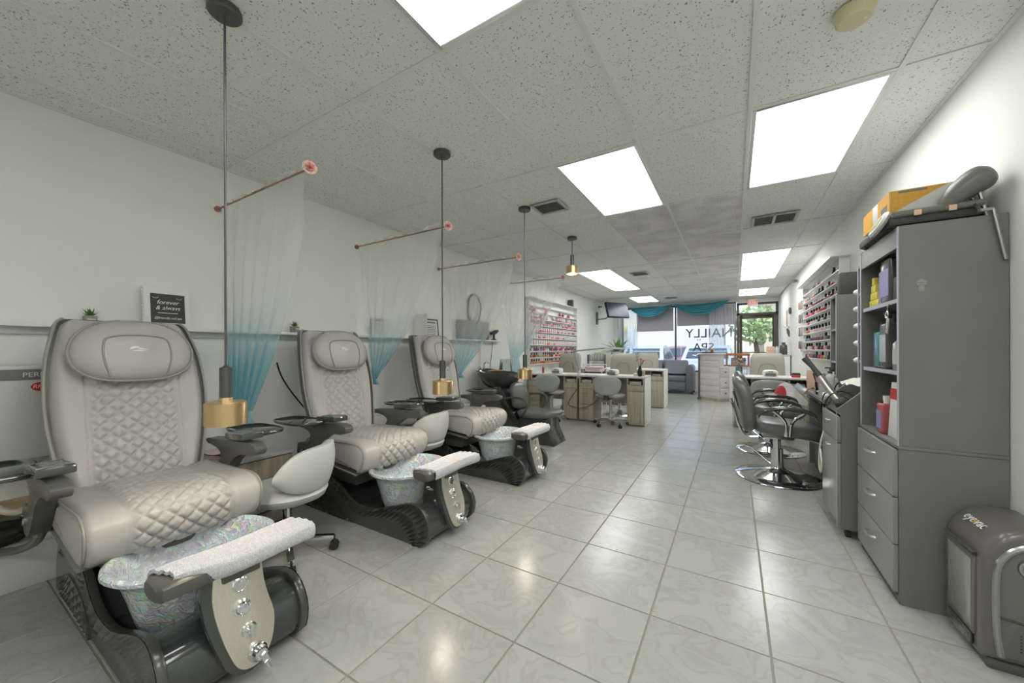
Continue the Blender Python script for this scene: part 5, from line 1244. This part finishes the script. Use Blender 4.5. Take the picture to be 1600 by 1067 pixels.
for k in range(5):
    x, y = .75+.05*(k%2), 4.45+.09*k
    bottle('white tub, %s from the near end of the row on the vanity' % nth(k+1), (x,y,.791), .12+.02*(k%3), .036, ['white_plastic','cream_plastic','bottle_clear','polish_4','white_plastic'][k], ['white_plastic','matte_black','white_plastic','silver','matte_black'][k], 'tub', group='tubs at the back of the vanity', name='tub')
cable('black cord trailing over the vanity edge beside the tray', [(.68,3.62,.84),(.60,3.66,.86),(.585,3.72,.74),(.60,3.80,.70),(.66,3.86,.80)])
# ------------------------------------------------------------------ right wall details
def camera_dome(label, loc, dirx):
    t = thing('security_camera', label, 'security camera', loc, 0, 'security cameras')
    MB().cyl((0,0,0),(dirx*.05,0,-.01),.008,n=8).cyl((0,0,0),(dirx*-.0,0,0.001),.02,n=10).build('bracket', 'white_plastic', t)
    MB().cyl((dirx*.04,-.09,-.025),(dirx*.06,.05,-.01),.026,n=14).cyl((dirx*.038,-.095,-.0255),(dirx*.04,-.088,-.025),.02,n=14).build('camera_body', 'dark_plastic', t)
camera_dome('dark security camera high on the right wall before the EXIT door', (XR-.002,8.4,2.45), -1)
camera_dome('dark security camera in the far left corner above the television', (XL+.002,10.2,2.42), 1)
tag(MB().box(-.012,0,-.05,.05,-.18,.18).box(-.016,-.012,-.04,.04,-.16,.16).build('wall_plaque', 'peach', None, (XR-.001,10.0,1.87), bevel=.003), 'narrow pinkish plaque on the right wall near the door', 'plaque')
t = thing('wall_sconce', 'small dark wall ornament with a leafy top on the right wall', 'ornament', (XR-.001,9.6,1.58))
MB().tube(curve([(0,0,-.12),(-.02,0,-.02),(-.04,0,.05)],8), [.02,.03,.015], 8).build('holder', 'dark_plastic', t)
m = MB()
for k in range(7):
    a = k*.9; m.add([(-.04,0,.04),(-.05+.05*math.cos(a),.05*math.sin(a)-.012,.09),(-.05+.07*math.cos(a),.07*math.sin(a),.10),(-.05+.05*math.cos(a),.05*math.sin(a)+.012,.09)],[(0,1,2,3)])
m.build('leaves', 'plant_leaf', t, smooth=0)
tag(MB().tube([( -.02,.06*math.cos(a),.05*math.sin(a)) for a in [k*PI/8 for k in range(16)]], .02, 6, True).build('wall_wreath', 'dark_plastic', None, (XR-.001,9.35,1.98)), 'small dark round ornament above the leafy one on the right wall', 'ornament')
t = thing('brush_rack', 'wall rack of small tools at the far end of the right polish rack', 'rack', (XR-.001,7.75,1.15))
MB().box(-.02,0,-.24,.24,0,.95).build('board', 'white_plastic', t, bevel=.003)
rnd = random.Random(9)
for k in range(16):
    y, z = -.18+.12*(k%4), .06+.22*(k//4); MB().obox((-.035,y,z+.06),(.028,.05,.11+.04*rnd.random()),(.2*rnd.uniform(-1,1),0,0)).build('hanging_tool', rnd.choice(['dark_plastic','bottle_silver','polish_1','polish_5','grey_pot']), t, bevel=.004)
# ------------------------------------------------------------------ far wall: shop window and door
WX0, WX1, MX = -3.02, .06, -1.46          # window span and mullion
DX0, DX1 = .07, .99; WZ0, WZ1, DZ = .55, 2.48, 2.44
w = MB().box(XL-.12, WX0, YF, YF+.12, -.05, ZC+.1).box(WX0, WX1, YF, YF+.12, -.05, WZ0).box(WX0, DX0, YF, YF+.12, WZ1, ZC+.1).box(DX0, XR+.12, YF, YF+.12, DZ, ZC+.1).box(DX1, XR+.12, YF, YF+.12, -.05, DZ)
struct(w.build('wall_far', 'wall_paint', smooth=0))
t = struct(link('window_1', None, None, (0,YF,0)))
for a, b in ((WX0,WX0+.05),(MX-.02,MX+.02),(WX1-.05,WX1)): MB().box(a,b,.02,.09,WZ0,WZ1).build('window_post', 'door_bronze', t, bevel=.003)
for a, b in ((WZ0,WZ0+.05),(WZ1-.05,WZ1)): MB().box(WX0,WX1,.025,.085,a,b).build('window_rail', 'door_bronze', t, bevel=.003)
for a, b in ((WX0+.05,MX-.02),(MX+.02,WX1-.05)): MB().box(a,b,.05,.056,WZ0+.05,WZ1-.05).build('pane', 'window_glass', t)
MB().box(WX0-.02,WX1,-.05,.02,WZ0-.03,WZ0).build('window_sill', 'white_paint', t, bevel=.004)
def win_text(s, size, u, v):
    p = at(u, v, y=YF+.045); o = text('window_lettering', s, size, 'black_ink', t, (p.x,.045,p.z), (PI/2,0,0), .0015, mirror=True); return o
win_text('NAILLY', .36, 1107, 521); win_text('SPA', .33, 1099, 543)
win_text('& &', .07, 1092, 531)
d = struct(link('door_1', None, None, (0,YF,0)))
for a, b in ((DX0,DX0+.055),(DX1-.055,DX1)): MB().box(a,b,.0,.10,0,DZ).build('door_jamb', 'door_bronze', d, bevel=.003)
MB().box(DX0,DX1,.0,.10,DZ-.05,DZ).build('door_head', 'door_bronze', d, bevel=.003); MB().box(DX0,DX1,.0,.10,2.11,2.17).build('transom_bar', 'door_bronze', d, bevel=.003)
lf = MB().box(DX0+.058,DX0+.125,.02,.07,.01,2.105).box(DX1-.125,DX1-.058,.02,.07,.01,2.105).box(DX0+.125,DX1-.125,.02,.07,2.02,2.105).box(DX0+.125,DX1-.125,.02,.07,.01,.22).build('door_leaf', 'door_bronze', d, bevel=.002)
MB().box(DX0+.12,DX1-.12,.042,.048,.2,2.03).build('pane', 'window_glass', d); MB().box(DX0+.05,DX1-.05,.045,.051,2.165,2.40).build('transom_pane', 'window_glass', d)
MB().cyl((DX0+.10,-.05,1.12),(DX1-.10,-.05,1.12),.014,n=10).cyl((DX0+.12,.02,1.12),(DX0+.12,-.05,1.12),.012,n=8).cyl((DX1-.12,.02,1.12),(DX1-.12,-.05,1.12),.012,n=8).build('push_bar', 'dark_frame', lf)
text('transom_lettering', '1234', .11, 'black_ink', d, (.62,.044,2.29), (PI/2,0,0), .001, mirror=True) if False else None
t = thing('exit_sign', 'red and white EXIT sign hanging above the glass door', 'exit sign', (.425,YF-.10,2.40))
MB().box(-.115,.115,-.02,.02,-.075,.12).build('housing', 'exit_white', t, bevel=.006)
text('lettering', 'EXIT', .17, 'exit_red', t, (0,-.0215,.022), (PI/2,0,0), .001, sx=.62)
MB().box(-.03,.03,-.015,.015,.12,ZC-2.40-.001).build('mount', 'white_plastic', t)
# roller blinds, sheers, swag valance
def blind(label, x0, x1, zb):
    t = thing('roller_blind', label, 'blind', ((x0+x1)/2,YF-.045,2.42), 0, 'grey roller blinds'); w = (x1-x0)/2
    MB().cyl((-w,0,0),(w,0,0),.022,n=12).build('roller', 'white_plastic', t)
    MB().box(-w+.01,w-.01,.018,.021,zb-2.42,0).build('fabric', 'blind_fabric', t); MB().box(-w+.01,w-.01,.012,.027,zb-2.42-.02,zb-2.42).build('hem_bar', 'blind_fabric', t, bevel=.003)
blind('grey roller blind over the left window, pulled lower', -2.56, -1.50, 1.765); blind('grey roller blind over the right window, pulled less far down', -1.42, .04, 1.90)
def sheer(label, x0, x1, z0, n, seed):
    ph = seed; m = MB(); m.grid(lambda u,v: (lerp(x0,x1,u)+.01*math.sin(v*4+u*9), .028*math.sin(u*2*PI*n+ph)+.01*math.sin(u*2*PI*n*2.3), lerp(2.42,z0,v)), 110, 10)
    tag(m.build('sheer_curtain', 'window_voile', None, (0,YF-.12,0), smooth=180), label, 'curtain', 'sheer curtains at the shop window')
sheer('sheer curtain at the left end of the shop window', -3.12, -2.50, .62, 7, 1); sheer('sheer bluish curtain at the right end of the shop window beside the door', -.60, .06, .62, 9, 2)
def swag(label, x0, x1, zl, zr, sag, name='swag_valance'):
    m = MB(); W_ = 26; n = 10
    def fn(u, v):
        x = lerp(x0,x1,u); ztop = lerp(zl,zr,u); s = 4*u*(1-u)
        z = ztop-s*(.05+sag*v)-.012*v; y = -.035*math.sin(v*PI*9)*(.3+s)-.06*s*v
        return (x, y, z)
    m.grid(fn, W_, 30); m.grid(lambda u,v: (fn(u,v)[0], fn(u,v)[1]+.006, fn(u,v)[2]), W_, 30)
    tag(m.build(name, 'valance_teal', None, (0,YF-.22,0), smooth=60), label, 'valance', 'teal swag valances')
swag('left teal swag valance over the shop window, next to the television', -2.74, -1.50, 2.47, 2.50, .26); swag('right teal swag valance over the shop window, rising to the EXIT sign', -1.50, -.10, 2.50, 2.535, .30)
t = thing('valance_pole', 'pale curtain pole carrying the teal valances', 'curtain rod', (0,YF-.20,2.50))
MB().cyl((-3.1,0,0),(-.05,0,.02),.014,n=8).build('pole', 'cloth_white', t)
for x in (-3.05,-1.5,-.12): MB().box(x-.012,x+.012,-.012,.2,-.012,.012).build('bracket', 'white_plastic', t)
# ------------------------------------------------------------------ television on an arm
t = thing('television', 'tilted flat television on a wall arm in the far left corner', 'television', (-2.70,10.0,2.26))
m = MB(); m.M = Matrix.Rotation(.98,4,'Z') @ Matrix.Rotation(-.30,4,'X'); m.box(-.36,.36,-.03,.03,-.215,.215); m.build('casing', 'tv_black', t, bevel=.008)
m = MB(); m.M = Matrix.Rotation(.98,4,'Z') @ Matrix.Rotation(-.30,4,'X'); m.box(-.34,.34,-.032,-.030,-.19,.195); m.build('screen', 'screen', t)
MB().tube([(-.55,.02,-.22),(-.35,.10,-.20),(-.02,.05,-.03)], .016, 8).box(-.566,-.546,-.05,.09,-.36,-.02).build('wall_arm', 'dark_plastic', t)
# ------------------------------------------------------------------ sofa
t = thing('leather_sofa', 'dark grey leather sofa below the shop window', 'sofa', (-1.72,10.86,0))
MB().box(-.84,.62,.0,.62,.10,.33).build('base', 'sofa_leather', t, bevel=.025, seg=3)
for x0, x1 in ((-.84,-.115),(-.105,.62)): MB().box(x0,x1,-.02,.50,.33,.49).build('seat_cushion', 'sofa_leather', t, bevel=.045, seg=4)
MB().box(-.84,.62,.46,.64,.33,.90).build('backrest', 'sofa_leather', t, bevel=.05, seg=4)
for x0, x1 in ((.62,.80),(-1.02,-.84)):
    m = MB().prism([(x0,.09),(x0,.70)]+[((x0+x1)/2-.09*math.cos(a),.70+.09*math.sin(a)) for a in [k*PI/8 for k in range(1,8)]]+[(x1,.70),(x1,.09)], 'y', -.03, .62); m.build('arm', 'sofa_leather', t, bevel=.012, seg=2)
for x in (-.98,.76):
    for y in (.02,.56): MB().cyl((x,y,0),(x,y,.10),.025,n=10).build('foot', 'matte_black', t)
for k, (x, lb) in enumerate(((-2.02,'left'),(-1.36,'right'))):
    m = MB(); m.M = Matrix.Rotation(-.28,4,'X'); rings = []
    for i in range(9):
        u = i/8; e = max(.1, math.sin(PI*u)**.5); rings.append([Vector((.30*math.copysign(abs(math.cos(a))**.35,math.cos(a))*(.96+.04*e), lerp(-.07,.07,u), .20+.185*math.copysign(abs(math.sin(a))**.35,math.sin(a))*(.96+.04*e))) for a in [2*PI*q/28 for q in range(28)]])
    m.loft(rings); tag(m.build('sofa_cushion', 'sofa_leather', None, (x,11.09,.495), smooth=60), 'dark leather back cushion on the %s half of the sofa' % lb, 'cushion', 'loose cushions on the sofa')
# ------------------------------------------------------------------ reception counter
P0, P1, P2 = Vector((-.71,9.95,0)), Vector((-.286,9.66,0)), Vector((-.09,9.86,0))
t = thing('reception_counter', 'pale wood plank reception counter with angled drawers', 'counter', P0)
def seg_box(name, A, B, th, z0, z1, mm, parent, out=0, **k):
    d = (B-A); L = d.length; a = math.atan2(d.y,d.x); m = MB(); m.box(0,L,-out,th,z0,z1); return m.build(name, mm, parent, tuple(A-P0), (0,0,a), **k)
nb = 7
for k in range(nb): seg_box('plank', P0, P1, .03, .06+k*(1.02/nb)+.002, .06+(k+1)*(1.02/nb)-.002, 'pale_wood', t, bevel=.003)
seg_box('counter_core', P0, P1, .16, .06, 1.08, 'pink_wood', t, out=-.031)
seg_box('counter_top', P0-Vector((.03,-.02,0)), P1+Vector((.02,-.014,0)), .20, 1.08, 1.11, 'cloth_white', t, out=.03, bevel=.004)
MB().box(-.03,.01,-.02,.06,0,1.08).build('end_post', 'dark_frame', t, bevel=.004); MB().box(-.05,.03,-.05,.08,0,.06).build('post_foot', 'dark_frame', t, bevel=.004)
seg_box('drawer_body', P1+Vector((.004,.012,0)), P2, .42, .06, .80, 'pink_wood', t, out=-.003)
for k in range(3):
    d = seg_box('drawer', P1+Vector((.012,.018,0)), P2-Vector((.008,.006,0)), .018, .07+.245*k, .305+.245*k, 'pale_wood', t, out=.016, bevel=.003)
    L = (P2-P1).length; MB().cyl((L/2,-.016,.19+.245*k),(L/2,-.035,.19+.245*k),.014,n=10).build('knob', 'dark_frame', d)
seg_box('plinth', P0, P1, .28, 0, .06, 'grey_wood', t, out=-.01); seg_box('plinth', P1, P2, .40, 0, .06, 'grey_wood', t, out=-.01)
seg_box('end_panel', P2+Vector((.004,.004,0)), P2+Vector((.12,.14,0)), .02, 0, .80, 'white_paint', t)
t = thing('desk_hutch', 'orange wood desk hutch with open front behind the reception drawers', 'hutch', (-.24,10.02,.0))
MB().box(0,.56,.0,.40,.80,.825).build('desk_board', 'wood_orange', t, bevel=.003)
MB().box(0,.56,.05,.40,1.05,1.105).build('hutch_top', 'wood_orange', t, bevel=.003)
for x in (0.,.08,.52): MB().box(x,x+.03,.06,.38,.825,1.05).build('upright', 'wood_orange', t, bevel=.002)
for x in (.03,.50):
    MB().box(x,x+.03,.06,.38,0,.80).build('leg_panel', 'white_paint', t)
tag(MB().box(0,.30,0,.02,0,.17).build('paper_sheet', 'white_card', None, (-.06,10.28,.826)), 'white paper propped inside the orange hutch', 'paper')
tag(MB().tube(curve([(.02,10.12,.90),(.08,10.1,.94),(.16,10.1,.90),(.24,10.12,.95)],16), [.012]*16, 6).build('phone_handset', 'matte_black'), 'dark telephone handset inside the orange hutch', 'telephone')
TY = 9.86
tag(MB().box(-.13,.13,-.07,.07,0,.012).box(-.13,.13,-.07,-.062,.012,.03).build('display_tray', 'matte_black', None, (-.50,9.93,1.111), (0,0,-.6)), 'dark tray on top of the reception counter', 'tray')
bottle('clear jar in the dark tray on the reception counter', (-.55,9.96,1.124), .12, .035, 'bottle_clear', 'white_plastic', 'jar', name='jar')
bottle('amber jar in the dark tray on the reception counter', (-.44,9.90,1.124), .10, .035, 'amber', 'white_plastic', 'jar', name='jar')
t = thing('white_sideboard', 'white sideboard behind the right client chair', 'sideboard', (.50,9.30,0))
MB().box(0,.48,0,.40,.02,1.06).build('body', 'white_paint', t, bevel=.004); MB().box(-.02,.49,-.02,.41,1.06,1.085).build('top', 'cloth_white', t, bevel=.004)
tag(MB().box(-.07,.07,-.05,.05,0,.17).box(-.05,.05,-.052,-.05,.05,.12).build('tissue_carton', 'peach', None, (.66,9.42,1.086), bevel=.004), 'cream box on the white sideboard near the door', 'box')
bottle('white bottle between the cream box and black bottle on the sideboard', (.77,9.44,1.086), .19, .035, 'white_plastic', 'white_plastic')
bottle('large black bottle on the white sideboard near the door', (.88,9.42,1.086), .27, .065, 'bottle_black', 'matte_black')
# ------------------------------------------------------------------ ceiling fittings
def vent(label, cx, cy, w, h, halves=1):
    t = thing('ceiling_vent', label, 'air vent', (cx,cy,ZC-.004), 0, 'ceiling air vents')
    f = MB()
    for a in ((-w,-w+.03,-h,h),(w-.03,w,-h,h),(-w+.03,w-.03,-h,-h+.03),(-w+.03,w-.03,h-.03,h)): f.box(*a,-.012,0)
    f.build('frame', 'vent_metal', t, bevel=.003); MB().box(-w+.02,w-.02,-h+.02,h-.02,-.002,0).build('duct', 'vent_dark', t)
    n = 7
    for k in range(n):
        y = lerp(-h+.045, h-.045, k/(n-1)); MB().obox((0,y,-.007),(2*w-.06,.018,.002),(.6,0,0)).build('slat', 'vent_metal', t)
    if halves > 1: MB().box(-.012,.012,-h+.03,h-.03,-.013,-.001).build('divider', 'vent_metal', t)
vent('square ceiling vent left of the middle light panel', -1.49, 3.18, .15, .14); vent('two-part ceiling vent past the largest light panel', .36, 4.68, .20, .17, 2)
vent('small ceiling vent between the left light panels and the aisle', -1.43, 6.80, .15, .15); vent('farthest small ceiling vent near the teal valance', -1.40, 10.4, .15, .15)
t = thing('smoke_detector', 'yellowed round smoke detector on the ceiling at top right', 'smoke detector', (.415,1.97,ZC-.004))
MB().lathe([(.001,0),(.065,0),(.066,-.012),(.06,-.02),(.058,-.036),(.05,-.044),(.001,-.044)], n=28).build('housing', 'cream_plastic', t)
MB().cyl((.035,0,-.044),(.035,0,-.046),.006,n=10).build('test_button', 'white_plastic', t)
# ------------------------------------------------------------------ the street outside
struct(MB().box(-30,30,YF+.12,YF+2.2,-.12,-.02).build('sidewalk', 'sidewalk')); struct(MB().box(-60,60,YF+2.2,YF+60,-.2,-.1).build('street', 'asphalt'))
def car(label, loc, rz, body):
    t = thing('parked_car', label, 'car', loc, rz, 'cars parked outside')
    side = [(-2.1,.35),(-2.15,.62),(-2.05,.80),(-1.35,.92),(-.75,1.32),(-.3,1.45),(.55,1.45),(1.15,1.22),(1.55,.98),(2.05,.92),(2.15,.70),(2.15,.40),(2.0,.28),(-2.0,.28)]
    c = [(p.x,p.z) for p in curve([(a,0,b) for a,b in side[:12]],48)]+side[12:]
    m = MB(); m.loft([[Vector((x,y,.28+(z-.28)*k)) for x,z in c] for y,k in ((-.84,.62),(-.86,.66),(-.74,.97),(-.62,1),(.62,1),(.74,.97),(.86,.66),(.84,.62))]) if False else m.loft([[Vector((x,y*(1-.16*max(0,(z-.9)/.55)),z)) for x,z in c] for y in (-.85,-.83,.83,.85)])
    m.build('body', body, t, smooth=50)
    for s in (-1,1):
        g = MB(); g.add([(-.68,s*.765,1.30),(-.28,s*.725,1.40),(.0,s*.725,1.40),(.0,s*.856,.95),(-1.15,s*.856,.95)],[(0,1,2,3,4)]); g.add([(.06,s*.725,1.40),(.5,s*.725,1.40),(1.0,s*.765,1.22),(1.3,s*.856,.95),(.06,s*.856,.95)],[(0,1,2,3,4)]); g.build('side_window', 'car_glass', t, smooth=0)
    MB().add([(-1.28,-.70,.965),(-1.28,.70,.965),(-.72,.62,1.345),(-.72,-.62,1.345)],[(0,1,2,3)]).build('windscreen', 'car_glass', t, smooth=0)
    for x in (-1.35,1.35):
        for s in (-1,1): w = MB().cyl((x,s*.66,.32),(x,s*.87,.32),.32,n=24).build('wheel', 'tyre', t); MB().cyl((x,s*.872,.32),(x,s*.882,.32),.19,n=16).build('hubcap', 'silver', w)
    for s in (-1,1): MB().box(-2.15,-2.08,s*.6-.16,s*.6+.16,.62,.74).build('headlamp', 'white_plastic', t, bevel=.02)
    return t
car('silver car parked outside behind the plant and left window', (-3.15,YF+4.7,-.1), PI/2, 'car_silver'); car('reddish car parked outside behind the sofa', (-2.2,YF+9.0,-.1), PI, 'car_red')
car('pale silver car parked outside behind the window lettering', (-.85,YF+4.7,-.1), PI/2, 'car_silver'); car('blue car parked outside behind the glass door', (3.4,YF+8.9,-.1), PI, 'car_blue')
t = thing('shop_building', 'pale building with yellow awning across the street', 'building', (-4,YF+13,-.1))
MB().box(-9,3.5,0,6,0,4.2).build('wall', 'building_cream', t); MB().box(-5.2,-1.5,-.9,0,2.5,2.8).build('awning', 'yellow', t, bevel=.03)
for x in (-6,-8.2): f = MB().box(x,x+1.1,-.04,.0,.9,2.2).build('window', 'white_paint', t); MB().box(x+.08,x+1.02,-.05,-.04,.98,2.12).build('pane', 'car_glass', f)
t = thing('street_building', 'tan building with teal shutters seen through the glass door', 'building', (4.5,YF+14,-.1))
MB().box(-3,9,0,6,0,4.5).build('wall', 'building_tan', t); MB().box(-1.2,.6,-.05,0,0,2.4).build('shutter', 'teal_paint', t); MB().box(-3.2,9.2,-.4,0,4.2,4.6).build('roof_edge', 'building_cream', t)
tag(MB().box(-.05,.05,-.05,.05,0,2.1).box(-.12,.12,-.10,.10,1.5,2.2).build('parking_meter', 'white_paint', None, (-3.4,YF+2.9,-.1), bevel=.02), 'white post standing on the kerb outside the left window', 'post')
def tree(label, loc, h, r, seed):
    t = thing('street_tree', label, 'tree', loc, 0, None); rnd = random.Random(seed)
    MB().tube([(0,0,0),(.05,0,h*.35),(-.05,.05,h*.6)], [.14,.11,.07], 8).build('trunk', 'trunk', t)
    m = MB()
    for k in range(620):
        a, p, q = rnd.uniform(0,2*PI), math.acos(rnd.uniform(-1,1)), rnd.random()**.4*r; c = Vector((q*math.sin(p)*math.cos(a), q*math.sin(p)*math.sin(a), h*.75+q*.75*math.cos(p)))
        d = Vector((rnd.uniform(-1,1),rnd.uniform(-1,1),rnd.uniform(-1,1))).normalized()*.16; e = d.cross(Vector((rnd.uniform(-1,1),rnd.uniform(-1,1),1))).normalized()*.09
        m.add([c-d, c+e, c+d, c-e], [(0,1,2,3)])
    f = m.build('foliage', 'tree_leaf', t, smooth=0); f['kind'] = 'stuff'
tree('leafy tree outside seen through the glass door', (.9,YF+9.4,-.1), 3.3, 1.25, 1)
